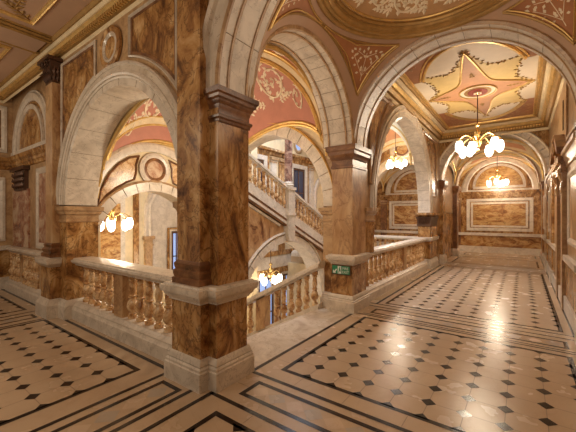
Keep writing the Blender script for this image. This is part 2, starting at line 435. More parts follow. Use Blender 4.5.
def balustrade(label, p0, p1, width, posts, nb, mirror_label=None, ends=(0, 0)):
    """straight level balustrade from p0 to p1 (x,y), posts as fractions, nb balusters between"""
    p0 = Vector(p0); p1 = Vector(p1); d = (p1-p0); L = d.length; d.normalize(); nrm = Vector((-d.y, d.x))
    t = thing('balustrade', label, 'balustrade', ((p0.x+p1.x)/2, (p0.y+p1.y)/2, 0))
    def plan(a, b, w):
        q = [p0+d*a+nrm*-w, p0+d*b+nrm*-w, p0+d*b+nrm*w, p0+d*a+nrm*w]; return [tuple(x) for x in q]
    w = width/2
    MB().band(plan(0, L, w), [(.04, 0), (.04, .15), (.03, .16), (.015, .19), (.02, .205), (-.02, .235), (-.03, .25)]).build('plinth', WHITE, t)
    MB().band(plan(0, L, w+.05), RAILP).build('handrail', WHITE, t)
    cuts = [0]+[f*L for f in posts]+[L]; pw = .115
    for f in posts: MB().band(plan(f*L-pw, f*L+pw, w-.05), [(0, .24), (0, .83)]).build('post', AMBER if False else BROWNP, t)
    for k in range(len(cuts)-1):
        a = cuts[k]+(pw if k > 0 else ends[0]); b = cuts[k+1]-(pw if k < len(cuts)-2 else ends[1])
        n = nb[k]
        for i in range(n):
            p = p0+d*(a+(b-a)*(i+.5)/n); baluster(t, p.x, p.y, .245)
    return t
balustrade('long marble balustrade under the big left arch, on the left of the nearest pillar', (-5.70, 2.2), (-2.83, 2.2), .26, [.46], [6, 7], ends=(.06, .0))
balustrade('marble balustrade running back along the right gallery from the exit sign pillar', (-2.44, 5.50), (-2.44, 10.45), .22, [.56], [11, 9], ends=(.05, .1))
balustrade('distant balustrade crossing the far side of the stairwell behind the right one', (-7.4, 10.55), (-2.6, 10.55), .24, [.33, .66], [9, 9, 9])
# blind balustrade against the left wall
balustrade('short balustrade against the wall at the far left beyond the tall bronze capital', (-9.0, 2.07), (-6.36, 2.07), .12, [.30, .72], [4, 6, 3])

# ------------------------------------------------------------------ descending stair in the opening
t = thing('staircase', 'pale marble stair going down between the nearest and second pillars', 'staircase', (-3.5, 3.6, -1))
m = MB().world()
for k in range(14):
    x = -2.86-.32*k; m.box(x-.345, x, 2.48, 4.88, -.17*(k+1)-.14, -.17*(k+1)); m.box(x-.32, x+.02, 2.48, 4.88, -.17*(k+1)+.13-.0, -.17*(k+1)+.168) if False else None
m.build('steps', PALE, t)
m = MB((-2.86, 4.86, 0), (-1, 0, -.53), (0, 0, 1), (0, -1, 0))
m.box(-.04, 4.4, -.35, .02, -.08, .14); m.box(-.04, 4.4, .02, .07, -.04, .10)
m.build('stringer', WHITE, t)
t2 = thing('balustrade', 'sloping marble balustrade going down with the stair, left of the exit sign', 'balustrade', (-3.5, 4.83, 0))
m = MB((-2.86, 4.83, 0), (-1, 0, -.53), (0, 0, 1), (0, -1, 0))
m.poly([(0, 0)]*0+rect(-.06, 4.4, .66, .70), -.09, .09); m.poly(rect(-.06, 4.4, .70, .755), -.13, .13); m.poly(rect(-.06, 4.4, .755, .79), -.09, .09)
m.build('handrail', WHITE, t2)
MB((-2.86, 4.83, 0), (-1, 0, -.53), (0, 0, 1), (0, -1, 0)).box(1.17, 1.40, .05, .68, -.09, .09).build('post', BROWNP, t2)
for k in range(20):
    u = .09+.17*k
    if 1.10 < u < 1.46: continue
    baluster(t2, -2.86-u, 4.83, .07-.53*u)

# ------------------------------------------------------------------ left arcade wall (plane y=1.95)
m = MB(**FY(2.0)); archwall(m, -6.0, -2.6, 1.76, 4.12, -4.27, 1.62, 1.77, -.46, 0)
struct(m.build('wall_left', TAN))
def big_arch(label, F, c, r, spring, base, t_, n0, n1, nb=15, name='marble_arch', loc=(0, 0, 0)):
    """arch with voussoir soffit, stepped archivolt and fine bead, frame F facing the viewer"""
    t = thing(name, label, 'arch', loc)
    m = MB(**F); voussoirs(m, c, r, spring, base, t_*.62, n0, n1, nb); m.build('voussoirs', WHITE, t)
    m = MB(**F)
    P = arc(c, r, spring, base)
    a = t_
    m.sweep(P, [(a*.30, n1-.02), (a*.30, n1+.012), (a*.36, n1+.022), (a*.42, n1+.012), (a*.42, n1+.028), (a*.50, n1+.04), (a*.58, n1+.028), (a*.62, n1+.02), (a*.62, n1-.02)])
    m.sweep(P, [(a*.86, n1-.04), (a*.86, n1+.02), (a*.93, n1+.045), (a, n1+.03), (a, n1-.04)])
    m.build('moulding', WHITE, t)
    m = MB(**F); m.sweep(P, [(a*.60, n1-.04), (a*.60, n1+.012), (a*.88, n1+.012), (a*.88, n1-.04)]); m.build('outer_ring', PALE, t)
    m = MB(**F)  # joint core just inside the soffit face
    m.sweep(P, [(.004, n0+.01), (.004, n1-.006), (.03, n1-.006), (.03, n0+.01)]); m.build('joint_bed', JOINT, t)
    return t
A1 = big_arch('broad white marble arch over the left balustrade, left of the nearest pillar', FY(2.0), -4.27, 1.47, 1.77, 1.77, .28, -.44, .03, 11, loc=(-4.27, 2.2, 1.77))
# soffit panel lines on left jamb
m = MB(**FX(-5.74)); m.frame((-5.742, 0, 0), (0, 1, 0), (0, 0, 1), (1, 0, 0))
# spandrel panels, frames and roundel above left arch
def spandrel_outline(sx, xa, xb, top, c, spring, r):
    """region between arch of radius r and rectangle, x from xa to xb (xb nearer the crown)"""
    pts = []
    n = 16
    for i in range(n+1):
        x = xa+(xb-xa)*i/n; dx = x-c
        z = spring+math.sqrt(max(0, r*r-dx*dx)) if abs(dx) < r else spring
        pts.append((x, min(z, top-.01)))
    pts += [(xb, top), (xa, top)]
    return pts
def panel(label, F, outline, mats=(BROWN, WHITE, DARK), fr=.035, n=0.0, loc=(0, 0, 0), name='marble_inlay'):
    t = thing(name, label, 'wall panel', loc)
    m = MB(**F); m.poly(outline, n, n+.006); m.build('slab', mats[0], t)
    area = sum(outline[i][0]*outline[(i+1) % len(outline)][1]-outline[(i+1) % len(outline)][0]*outline[i][1] for i in range(len(outline)))
    o = outline if area > 0 else outline[::-1]
    m = MB(**F); m.sweep(o, [(0, n), (0, n+.025), (fr*.5, n+.035), (fr, n+.012), (fr, n)], closed=True); m.build('frame', mats[1], t)
    if len(mats) > 2 and mats[2]:
        m = MB(**F); m.sweep(o, [(fr*1.0, n), (fr*1.0, n+.012), (fr*1.9, n+.010), (fr*1.9, n)], closed=True); m.build('inner_border', mats[2], t)
    return t
m = MB(**FY(2.0)); m.poly([(-6.0, 1.77), (-5.98, 1.77), (-5.98, 4.10), (-6.0, 4.10)], 0, .01)
panel('left figured marble spandrel above the broad left arch, next to the bronze capital', FY(2.0), spandrel_outline(1, -5.93, -4.72, 4.02, -4.27, 1.77, 1.80), (BROWN, PALE, DARK), loc=(-5.4, 2, 3.2))
panel('right figured marble spandrel above the broad left arch, next to the nearest pillar', FY(2.0), spandrel_outline(1, -2.86, -3.84, 4.02, -4.27, 1.77, 1.80), (BROWN, PALE, DARK), loc=(-3.2, 2, 3.2))
def roundel(label, F, c, w, r, loc, mats=(WHITE, DARK, FIG), n=0.0):
    t = thing('roundel', label, 'wall ornament', loc)
    MB(**F).sweep(circ(c, w, r), [(0, n), (0, n+.03), (r*.15, n+.05), (r*.30, n+.03), (r*.30, n)], closed=True).build('outer_ring', mats[0], t)
    MB(**F).sweep(circ(c, w, r*.72), [(0, n), (0, n+.03), (r*.1, n+.04), (r*.2, n+.02), (r*.2, n)], closed=True).build('inner_ring', mats[1], t)
    MB(**F).poly(circ(c, w, r*.56), n, n+.015).build('disc', mats[2], t)
    return t
roundel('brown marble roundel above the crown of the broad left arch', FY(1.99), -4.28, 3.77, .27, (-4.28, 1.99, 3.8), (BROWN, PALE, BROWN))
# left pier of that arch
pierL = [(-6.02, 1.98), (-5.71, 1.98), (-5.71, 2.44), (-6.02, 2.44)]
t = thing('pier', 'brown marble pier carrying the left foot of the broad left arch', 'pier', (-5.9, 2.2, 0))
band_obj('shaft', pierL, [(0, .28), (0, 1.6)], BROWN, t); band_obj('base', pierL, [(.05, 0), (.05, .2), (.03, .24), (0, .29)], WHITE, t); band_obj('impost', pierL, IMP, TAN, t)
# right impost (against nearest pillar)
t = thing('pier', 'narrow tan pier and impost against the back of the nearest pillar', 'pier', (-2.9, 2.3, 0))
pr_ = [(-2.90, 2.06), (-2.80, 2.06), (-2.80, 2.44), (-2.90, 2.44)]
band_obj('shaft', pr_, [(0, .9), (0, 1.6)], BROWN, t); band_obj('impost', pr_, IMP, TAN, t)
# tall pilaster on left with bronze capital
t = thing('tall_pilaster', 'tall slim brown pilaster with dark bronze capital on the left wall', 'pilaster', (-6.35, 1.95, 0))
pp = [(-6.28, 1.88), (-5.99, 1.88), (-5.99, 2.0), (-6.28, 2.0)]; ppb = [(-6.36, 1.84), (-5.97, 1.84), (-5.97, 2.0), (-6.36, 2.0)]
band_obj('shaft', pp, [(0, .945), (0, 3.78)], BROWNP, t); band_obj('pedestal', ppb, [(0, .28), (0, .80)], BROWN, t)
band_obj('ledge', ppb, [(0, .79), (.03, .82), (.06, .85), (.07, .93), (0, .95)], WHITE, t); band_obj('base', ppb, [(.06, 0), (.06, .2), (.03, .25), (0, .29)], WHITE, t)
band_obj('carved_base', pp, [(.05, .945), (.05, 1.0), (.025, 1.02), (.04, 1.07), (.015, 1.1), (.025, 1.14), (0, 1.17)], DARK, t)
corinthian(t, -6.28, -5.99, 1.88, 3.72, 4.10)
# blind bay beyond
struct(MB(**FY(2.15)).box(-9.55, -6.0, 0, 4.3, -.3, 0).build('wall_left', TAN))
t = thing('blind_arch', 'blind arch with figured marble lunette on the far left wall', 'arch', (-7.55, 2.1, 2.6))
m = MB(**FY(2.15)); P = arc(-7.98, .92, 2.98, 2.92, 30)
m.sweep(P, [(0, 0), (0, .03), (.05, .06), (.14, .06), (.17, .03), (.2, .03), (.2, 0)]); m.build('moulding', WHITE, t)
m = MB(**FY(2.15)); m.poly(arc(-7.98, .68, 3.06, 3.0, 24), 0, .02); m.build('lunette', BROWN, t)
m = MB(**FY(2.15)); m.sweep(arc(-7.98, .68, 3.06, 3.0, 24), [(0, 0), (0, .04), (.09, .05), (.09, 0)]); m.box(-9.2, -6.72, 2.90, 3.0, 0, .045); m.build('lunette_frame', WHITE, t)
m = MB(**FY(2.15)); m.poly(arc(-7.98, .91, 3.0, 2.96, 24), 0, .008); m.build('ground', BROWN, t)
def cornice(name, path, prof, mat=BROWN, closed=False):
    m = MB().world(); m.sweep(path, prof, closed); return struct(m.build(name, mat))
# cornice profile horizontally: sweep in plan with normal to left; negative a = right side
COR = [(0, 2.46), (-.03, 2.47), (-.04, 2.51), (-.06, 2.53), (-.06, 2.57), (-.10, 2.60), (-.12, 2.66), (0, 2.67)]
COR = [(a, 2.62+(z-2.46)*1.3) for a, z in COR]
cornice('trim_1', [(-9.25, -2), (-9.25, 2.15), (-6.3, 2.15)], COR, BROWN)
for (a, b, c, d, mt, nm, lb) in ((-7.62, -6.5, .98, 2.52, REDM, 'marble_inlay', 'narrow red marble panel in white frame beside the bronze capital pilaster'),):
    panel(lb, FY(2.15), rect(a, b, c, d), (mt, WHITE, None), .11, .005, (-7, 2.15, 1.6))
t = thing('pilaster', 'red and cream mottled pilaster with dark carved capital on far left wall', 'pilaster', (-7.9, 2.1, 0))
MB(**FY(2.15)).box(-9.1, -8.05, .95, 2.16, 0, .03).build('shaft', REDM, t)
cc = MB(**FY(2.15)); cc.box(-8.95, -8.05, 2.54, 2.62, 0, .12); cc.box(-8.85, -8.15, 2.14, 2.54, 0, .07)
for k in range(5):
    for j in range(3): cc.leaf(cc.P(-8.80+.15*k, 2.16+.11*j, .07), (0, -.3, 1), (0, -1, 0), .14, .055, .04)
cc.build('capital', BRONZE, t)
struct(MB(O=(-9.25, 0, 0), U=(0, 1, 0), W=(0, 0, 1), N=(1, 0, 0)).box(-2.3, 2.2, 0, 4.6, -.3, 0).build('wall_left_end', TAN))
panel('tall dark red panel in white frame on the end wall at the far left edge', FX(-9.25), rect(.4, 2.02, 1.05, 2.45), (REDM, WHITE, DARK), .10, 0, (-9, 1.1, 1.6))
panel('upper dark panel in white frame on the end wall at the far left edge', FX(-9.25), rect(.4, 2.05, 3.0, 4.02), (DARK, WHITE, DARK), .10, 0, (-9, 1.1, 3.2))
t = thing('dado', 'brown marble dado with white ledge on the far left end wall', 'dado', (-9, 0, 0))
MB(**FX(-9.25)).box(-2.2, 2.1, .25, .85, 0, .06).build('slab', BROWN, t)
MB(**FX(-9.25)).box(-2.2, 2.1, .85, .95, 0, .12).build('ledge', WHITE, t); MB(**FX(-9.25)).box(-2.2, 2.1, 0, .26, 0, .10).build('base', WHITE, t)

# left gallery ceiling with gilt mouldings
cl = struct(MB().world().box(-9.55, -2.0, -2.3, 2.1, 4.37, 4.5).build('ceiling', BUFF))
GC = [(0, 4.08), (-.03, 4.10), (-.05, 4.14), (-.05, 4.17), (-.12, 4.20), (-.15, 4.26), (-.20, 4.28), (-.20, 4.33), (-.28, 4.38), (-.30, 4.44), (-.36, 4.45), (-.36, 4.48), (0, 4.48)]
def gilt_cornice(name, path, ps=1.0, zs=1.0, z0=4.06):
    m = MB().world()
    def seg(lst): return [(a*ps, z0+(z-4.06)*zs) for a, z in lst]
    m.cur = 0; m.sweep(path, seg([(0, 4.06), (-.02, 4.08), (-.03, 4.13), (0, 4.14)]))
    m.cur = 1; m.sweep(path, seg([(0, 4.15), (-.07, 4.16), (-.12, 4.21), (-.12, 4.24), (0, 4.24)]))
    m.cur = 2; m.sweep(path, seg([(0, 4.243), (-.15, 4.25), (-.19, 4.30), (-.19, 4.32), (0, 4.32)]))
    m.cur = 3; m.sweep(path, seg([(0, 4.32), (-.22, 4.325), (-.26, 4.37), (-.26, 4.39), (0, 4.39)]))
    m.cur = 1; m.sweep(path, seg([(0, 4.39), (-.29, 4.395), (-.34, 4.45), (-.34, 4.48), (0, 4.48)]))
    return struct(m.build(name, [CREAM, GOLDD, GOLD, CREAM]))
gilt_cornice('trim_2', [(-9.25, -2), (-9.25, 2.0), (-6.0, 2.0), (-2.4, 2.0)], .50, .68, 4.09)
def dentils(path_a, path_b, z, inward, n, par_name='trim_3'):
    m = MB().world(); a = Vector(path_a); b = Vector(path_b); d = (b-a); L = d.length; d.normalize(); q_ = Vector(inward)
    for i in range(n):
        p = a+d*(L*(i+.5)/n); h = L/n*.28
        c = [p-d*h, p+d*h, p+d*h+q_*.05, p-d*h+q_*.05]
        m.add([(x.x, x.y, z) for x in c]+[(x.x, x.y, z+.05) for x in c], [(0, 1, 2, 3), (4, 5, 6, 7), (0, 1, 5, 4), (1, 2, 6, 5), (2, 3, 7, 6), (3, 0, 4, 7)])
    return struct(m.build(par_name, GOLD))
dentils((-9.0, 1.96), (-2.9, 1.96), 4.155, (0, -1), 110)
m = MB().world(); m.box(-6.50, -5.95, -2.2, 1.80, 4.30, 4.38)
bm_ = struct(m.build('ceiling_beam', BUFF))
m = MB().world()
for x, sg in ((-6.50, -1), (-5.95, 1)):
    for (o, z, r) in ((0, 4.305, .022), (.035, 4.34, .025), (.08, 4.37, .022)):
        m.tube([(x+sg*o, -2.2, z), (x+sg*o, 1.84, z)], r, 8)
m.build('gilt_edge', GOLDD, bm_)
m = MB().world(); rr = [(-2.0+-.6, -2), (-5.75, -2), (-5.75, 1.28), (-2.6, 1.28)]
for x0, x1 in ((-5.68, -2.9), (-8.9, -6.75)):
    m.sweep(rect(x0, x1, -1.9, 1.56), [(0, 4.375), (0, 4.35), (.015, 4.335), (.03, 4.345), (.04, 4.33), (.055, 4.35), (.055, 4.375)], closed=True)
struct(m.build('trim_4', GOLD))
def spray(mb, S, cx, cy, ang, L, n, lw=.03, ll=.12):
    """a branching spray of leaves; S maps local 2-D to (point, normal)"""
    for i in range(n):
        f = (i+.5)/n
        for sd in (-1, 1):
            a = ang+sd*(.9-.3*f); p, nr = S(cx+math.cos(ang)*L*f, cy+math.sin(ang)*L*f)
            p2, _ = S(cx+math.cos(ang)*L*f+math.cos(a)*.05, cy+math.sin(ang)*L*f+math.sin(a)*.05)
            mb.leaf(p, p2-p, nr, ll*(1-.35*f), lw)
    p, nr = S(cx+math.cos(ang)*L, cy+math.sin(ang)*L); p2, _ = S(cx+math.cos(ang)*(L+.05), cy+math.sin(ang)*(L+.05)); mb.leaf(p, p2-p, nr, ll, lw)
    mb.tube([S(cx+math.cos(ang)*L*k/6, cy+math.sin(ang)*L*k/6)[0] for k in range(7)], .009, 5)
Sflat = lambda x, y: (Vector((x, y, 4.362)), Vector((0, 0, -1)))
for (cx, cy, an, lb) in ((-5.6, 1.48, -.9, 'gilt leaf spray in the ceiling corner right of the beam above the bronze capital'), (-6.82, 1.48, -2.2, 'gilt leaf spray in the ceiling corner left of the beam at the left edge'), (-2.95, 1.48, -2.2, 'gilt leaf spray in the ceiling corner nearest the foreground pillar')):
    m = MB().world(); spray(m, Sflat, cx, cy, an, .5, 6, .03, .13)
    spray(m, Sflat, cx+.25*math.cos(an), cy+.25*math.sin(an), an+.9, .28, 3, .03, .12)
    tag(m.build('ceiling_ornament', GOLDD), lb, 'ornament')

# ------------------------------------------------------------------ domed bay: sail vault on four arches
DC = Vector((-.83, 3.68)); HX = 1.44; HY = 1.22; RS = math.hypot(HX, HY); ZS = 2.76; R0 = 1.20
def Sd(x, y, off=0.0):
    dx = x-DC.x; dy = y-DC.y; r2 = min(dx*dx+dy*dy, RS*RS-1e-4); R = RS-off
    z = math.sqrt(max(1e-4, R*R-r2)); n = -Vector((dx, dy, z)).normalized()
    return Vector((x, y, ZS+z)), n
def rdist(a, mx=0, my=0):
    ca = abs(math.cos(a)); sa = abs(math.sin(a)); return min((HX-mx)/max(ca, 1e-6), (HY-my)/max(sa, 1e-6))
m = MB().world(); NA = 160; NR = 10; P = []; F = []
ac = math.atan2(HY, HX)
angs = []
for q0, q1 in ((-ac, ac), (ac, PI-ac), (PI-ac, PI+ac), (PI+ac, 2*PI-ac)):
    angs += [q0+(q1-q0)*i/40 for i in range(40)]
for a in angs:
    rm = max(rdist(a), R0+.0005)
    for j in range(NR+1):
        r = R0-.03+(rm-R0+.03)*j/NR; P.append(Sd(DC.x+r*math.cos(a), DC.y+r*math.sin(a))[0])
for i in range(160):
    for j in range(NR): F.append((i*(NR+1)+j, ((i+1) % 160)*(NR+1)+j, ((i+1) % 160)*(NR+1)+j+1, i*(NR+1)+j+1))
m.add(P, F)
vault = struct(m.build('ceiling', BUFF))
# gilt ring, dish
t = thing('ceiling_dome', 'shallow domed ceiling with gilt ring and scrolled relief over the near bay', 'ceiling dome', (DC.x, DC.y, 4.15))
def ringprof(mb, prof, seg=72):
    P = []; k = len(prof); F = []
    for i in range(seg):
        a = 2*PI*i/seg
        for r, z in prof: P.append((DC.x+r*math.cos(a), DC.y+r*math.sin(a), z))
    for i in range(seg):
        for j in range(k-1): F.append((i*k+j, ((i+1) % seg)*k+j, ((i+1) % seg)*k+j+1, i*k+j+1))
    mb.add(P, F)
zr = Sd(DC.x+R0, DC.y)[0].z
m = MB().world(); ringprof(m, [(R0+.03, zr+.02), (R0+.02, zr-.04), (R0-.01, zr-.055), (R0-.04, zr-.04), (R0-.05, zr-.02), (R0-.075, zr-.035), (R0-.10, zr-.03), (R0-.105, zr), (R0-.115, zr+.01), (R0-.14, zr+.02), (R0-.15, zr+.05), (R0-.175, zr+.045), (R0-.19, zr+.07), (R0-.19, zr+.16)])
m.build('gilt_ring', GOLDD, t)
m = MB().world(); rd = R0-.185
Sdish = lambda x, y: (Vector((x, y, zr+.09+.34*(1-((x-DC.x)**2+(y-DC.y)**2)/rd**2))), Vector((-(x-DC.x)*.6, -(y-DC.y)*.6, -1)).normalized())
ringprof(m, [(rd+.01, zr+.085)]+[(rd*(1-i/10), zr+.09+.34*(1-(1-i/10)**2)) for i in range(10)]+[(.002, zr+.43)])
m.build('dish', TANP, t)
def scroll(mb, S, cx, cy, r, a0, turns, hand, leaves=10, rad=.012, lw=.018, ll=.07):
    """acanthus spiral; starts at outside and winds in"""
    N = int(22*turns); pts = []; rs = []
    for i in range(N+1):
        f = i/N; a = a0+hand*turns*2*PI*f; q = r*(1-f)**.8+.008
        p, n = S(cx+q*math.cos(a), cy+q*math.sin(a)); pts.append(p+n*.006); rs.append(rad*(1-.6*f))
    mb.tube(pts, rs, 5)
    for k in range(leaves):
        f = .03+.8*k/leaves; a = a0+hand*turns*2*PI*f; q = r*(1-f)**.8
        p, n = S(cx+q*math.cos(a), cy+q*math.sin(a)); a2 = a+hand*(PI/2)-hand*(.75 if k % 2 else -.7)
        p2, _ = S(cx+q*math.cos(a)+.04*math.cos(a2), cy+q*math.sin(a)+.04*math.sin(a2))
        mb.leaf(p, p2-p, n, ll*(1-.4*f), lw, .012)
    p, n = S(cx, cy)
    for k in range(6):
        a2 = k*PI/3; p2, _ = S(cx+.03*math.cos(a2), cy+.03*math.sin(a2)); mb.leaf(p, p2-p, n, .035, .01, .01)
m = MB().world()
for k in range(12):
    a = 2*PI*k/12; hd = 1 if k % 2 else -1
    scroll(m, Sdish, DC.x+.74*math.cos(a), DC.y+.74*math.sin(a), .17, a+PI/2, 1.7, hd, 16, .017, .032, .11)
    b = a+PI/12; spray(m, Sdish, DC.x+.62*math.cos(b), DC.y+.62*math.sin(b), b, .26, 5, .026, .11)
    scroll(m, Sdish, DC.x+.42*math.cos(b), DC.y+.42*math.sin(b), .13, a, 1.5, hd, 12, .015, .028, .09)
    spray(m, Sdish, DC.x+.88*math.cos(b), DC.y+.88*math.sin(b), b+PI/2, .16, 3, .024, .09); spray(m, Sdish, DC.x+.56*math.cos(a), DC.y+.56*math.sin(a), a+PI, .2, 3, .026, .1)
m.build('scroll_relief', IVORY, t)
m = MB().world(); m.tube([Sdish(DC.x+(rd-.03)*math.cos(2*PI*i/60), DC.y+(rd-.03)*math.sin(2*PI*i/60))[0]-Vector((0, 0, .01)) for i in range(60)], .014, 6, closed=True)
m.build('bead', GOLD, t)
# four pendentive panels with leaf reliefs
names = {0: 'leafy terracotta spandrel panel at the top right, above the right foot of the far arch',
         1: 'leafy terracotta spandrel panel directly above the exit sign pillar',
         2: 'leafy terracotta spandrel panel at the top edge above the nearest pillar',
         3: 'leafy terracotta spandrel panel above the near right corner of the domed bay'}
MX = .13; MY = .10; RB = R0+.09
for qd in range(4):
    acx = math.atan2(HY-MY, HX-MX); cen = [acx, PI-acx, PI+acx, 2*PI-acx][qd]
    # angular range where rdist(a, MG) > RB
    lo = math.acos(min(1, (HX-MX)/RB)); hi = math.asin(min(1, (HY-MY)/RB))
    if qd == 0: a0, a1 = lo, hi
    elif qd == 1: a0, a1 = PI-hi, PI-lo
    elif qd == 2: a0, a1 = PI+lo, PI+hi
    else: a0, a1 = 2*PI-hi, 2*PI-lo
    N = 24; K = 8; sp_ = sorted(set([a0+(a1-a0)*i/N for i in range(N+1)]+[cen]))
    cxy = Vector((DC.x+1.5*math.cos(cen), DC.y+1.5*math.sin(cen)))
    t = thing('spandrel_painting', names[qd], 'spandrel panel', Sd(cxy.x, cxy.y)[0])
    m = MB().world(); P = []; F = []
    outer = []; inner = []
    for a in sp_:
        rm = max(rdist(a, MX, MY), RB+.001)
        for j in range(K+1):
            r = RB+(rm-RB)*j/K; p, n = Sd(DC.x+r*math.cos(a), DC.y+r*math.sin(a)); P.append(p+n*.006)
        inner.append(P[-K-1]); outer.append(P[-1])
    for i in range(len(sp_)-1):
        for j in range(K): F.append((i*(K+1)+j, (i+1)*(K+1)+j, (i+1)*(K+1)+j+1, i*(K+1)+j+1))
    m.add(P, F); m.build('field', TERRA, t)
    m = MB().world(); loop = inner+outer[::-1]
    m.tube(loop, .017, 6, closed=True)
    m.build('gilt_moulding', GOLDD, t)
    cc_ = sum(loop, Vector())/len(loop)
    m = MB().world(); m.tube([p+(cc_-p).normalized()*.05 for p in loop], .009, 5, closed=True); m.build('inner_bead', GOLD, t)
    rx, ry = math.cos(cen), math.sin(cen); r00 = 1.40
    def Sp(s, r): return Sd(DC.x+rx*r-ry*s, DC.y+ry*r+rx*s, 0)
    m = MB().world()
    for (s0, r1, an, L, nn) in ((0, 1.58, -PI/2-.85, .27, 3), (0, 1.58, -PI/2+.85, .27, 3), (0, 1.62, -PI/2, .24, 2), (0, 1.42, PI+.35, .16, 2), (0, 1.42, -.35, .16, 2)):
        spray(m, Sp, s0, r1, an, L, nn, .040, .14)
    for (s0, r1, an, L, nn) in () and ((0, 1.66, -PI/2, .16, 3), (0, 1.55, -PI/2-.5, .16, 3), (0, 1.55, -PI/2+.5, .16, 3), (.0, 1.47, PI+.15, .28, 4), (0, 1.47, -.15, .28, 4), (0, 1.43, PI-.1, .2, 2), (0, 1.43, .1, .2, 2), (0, 1.5, -PI/2, .08, 2), (0, 1.62, PI/2, .06, 2)):
        spray(m, Sp, s0, r1, an, L, nn, .020, .105)
    m.build('leaf_relief', IVORY, t)
# marble arches bounding the bay
m_ = big_arch  # alias
def soffit_arch(label, F, c, r, spring, t_, n0, n1, nb, loc, panels=False):
    t = thing('marble_arch', label, 'arch', loc)
    m = MB(**F); voussoirs(m, c, r, spring, spring, t_, n0, n1, nb); m.build('voussoirs', WHITE, t)
    P = arc(c, r, spring, None, 48)
    m = MB(**F); m.sweep(P, [(.004, n0+.01), (.004, n1-.01), (.06, n1-.01), (.06, n0+.01)]); m.build('joint_bed', JOINT, t)
    m = MB(**F); m.sweep(P, [(-.014, n1-.11), (-.014, n1-.085), (.01, n1-.085), (.01, n1-.11)]); m.sweep(P, [(-.014, n0+.085), (-.014, n0+.11), (.01, n0+.11), (.01, n0+.085)]); m.build('fillet', TAN, t)
    m = MB(**F); m.sweep(P, [(.0, n1), (.0, n1+.02), (.03, n1+.035), (.06, n1+.02), (.08, n1+.03), (.1, n1)]); m.sweep(P, [(.0, n0), (.0, n0-.02), (.03, n0-.035), (.06, n0-.02), (.1, n0)]); m.build('edge_moulding', TAN, t)
    return t
soffit_arch('marble arch between nearest and second pillars, over the stair opening', FX(-2.28), 3.66, 1.20, 2.78, .16, -.50, .02, 17, (-2.5, 3.66, 2.78))
soffit_arch('wide marble arch spanning the right gallery above the exit sign pillar', FY(4.9), -.84, 1.40, 2.78, .16, -.50, .0, 13, (-.84, 5.1, 2.78))
soffit_arch('near marble arch rising from the nearest pillar out of the top of view', FY(2.0), -.84, 1.40, 2.78, .20, -.44, .0, 9, (-.84, 2.2, 2.78))
# face archivolt on near arch
t = thing('archivolt', 'pale moulded archivolt on the front of the near arch above the nearest pillar', 'arch', (-.84, 2.0, 2.78))
m = MB(**FY(2.0)); P = arc(-.84, 1.40, 2.78, None, 48)
m.sweep(P, [(.02, 0), (.02, .03), (.06, .045), (.075, .02), (.2, .02), (.22, .05), (.27, .06), (.29, 0)]); m.build('moulding', PALE, t)
# walls above the arches
m = MB(**FY(2.0)); m.poly([(-2.40, 2.78)]+[(-2.40, 2.78)]*0+arc(-.84, 1.5, 2.78, None)+[(.75, 2.78), (.75, 4.7), (-2.40, 4.7)], -.44, 0); struct(m.build('wall_near', TAN))
m = MB(**FY(4.95)); m.poly(arc(-.84, 1.47, 2.78, None)+[(.75, 2.78), (.75, 4.7), (-2.55, 4.7), (-2.55, 2.78)], -.48, 0); struct(m.build('wall_far', TAN))
m = MB(**FX(-2.33)); m.poly(arc(3.66, 1.27, 2.78, None)+[(5.2, 2.78), (5.2, 4.7), (2.2, 4.7), (2.2, 2.78)], -.45, 0); struct(m.build('wall_left_bay', CREAM))
struct(MB().world().box(-2.4, .75, 2.2, 5.2, 4.72, 4.8).build('ceiling', BUFF))
struct(MB().world().box(-2.4, .75, -2.3, 2.1, 4.47, 4.6).build('ceiling', BUFF))

# ------------------------------------------------------------------ stair bay vault  X[-5.8,-2.8]  Y[2.46,4.94]
VX0, VX1, VY0, VY1 = -5.8, -2.78, 2.46, 4.97
def half(v): return math.sqrt(max(0, 1-(2*v-1)**2))
def E0(v): return 1.85+1.15*half(v)                 # x = VX0 edge
def E1(v): return 2.62+1.30*half(v)                 # x = VX1 edge
def G(u): return 1.85+.77*u+.98*half(u)            # both y edges
def Sv(u, v):
    z = (1-u)*E0(v)+u*E1(v)+G(u)-((1-u)*1.85+u*2.62)
    return Vector((VX0+(VX1-VX0)*u, VY0+(VY1-VY0)*v, z))
def Svn(u, v):
    e = .01; a = Sv(min(1, u+e), v)-Sv(max(0, u-e), v); b = Sv(u, min(1, v+e))-Sv(u, max(0, v-e)); n = a.cross(b).normalized()
    return n if n.z < 0 else -n
cosu = lambda i: .5-.5*math.cos(PI*i)
m = MB().world(); m.grid(lambda i, j: Sv(cosu(i), cosu(j)), 40, 40); struct(m.build('ceiling', CREAM))
def cell(k, mg=.07, out=.045):
    """triangular cell outline in (u,v) for side k: 0 u=0, 1 v=0, 2 v=1, 3 u=1"""
    A, B, C = (.002, .06), (.002, .94), (.43, .5)
    def T(p):
        a, b = p
        return [(a, b), (b, a), (b, 1-a), (1-a, b)][k]
    def line(p, q, n=24):
        e = (lambda f: f*f) if q[0] > p[0]+.1 else ((lambda f: 1-(1-f)**2) if p[0] > q[0]+.1 else (lambda f: f))
        return [(p[0]+(q[0]-p[0])*e(i/n), p[1]+(q[1]-p[1])*e(i/n)) for i in range(n)]
    return [T(p) for p in line(A, B)+line(B, C)+line(C, A)], T
cell_names = ['pink scrolled vault panel over the lunette with the roundel, left view', 'pink scrolled vault panel beside the broad left arch', 'large rose pink scrolled vault panel above the stairs, right of nearest pillar', 'pink scrolled vault panel behind the arch over the stair opening']
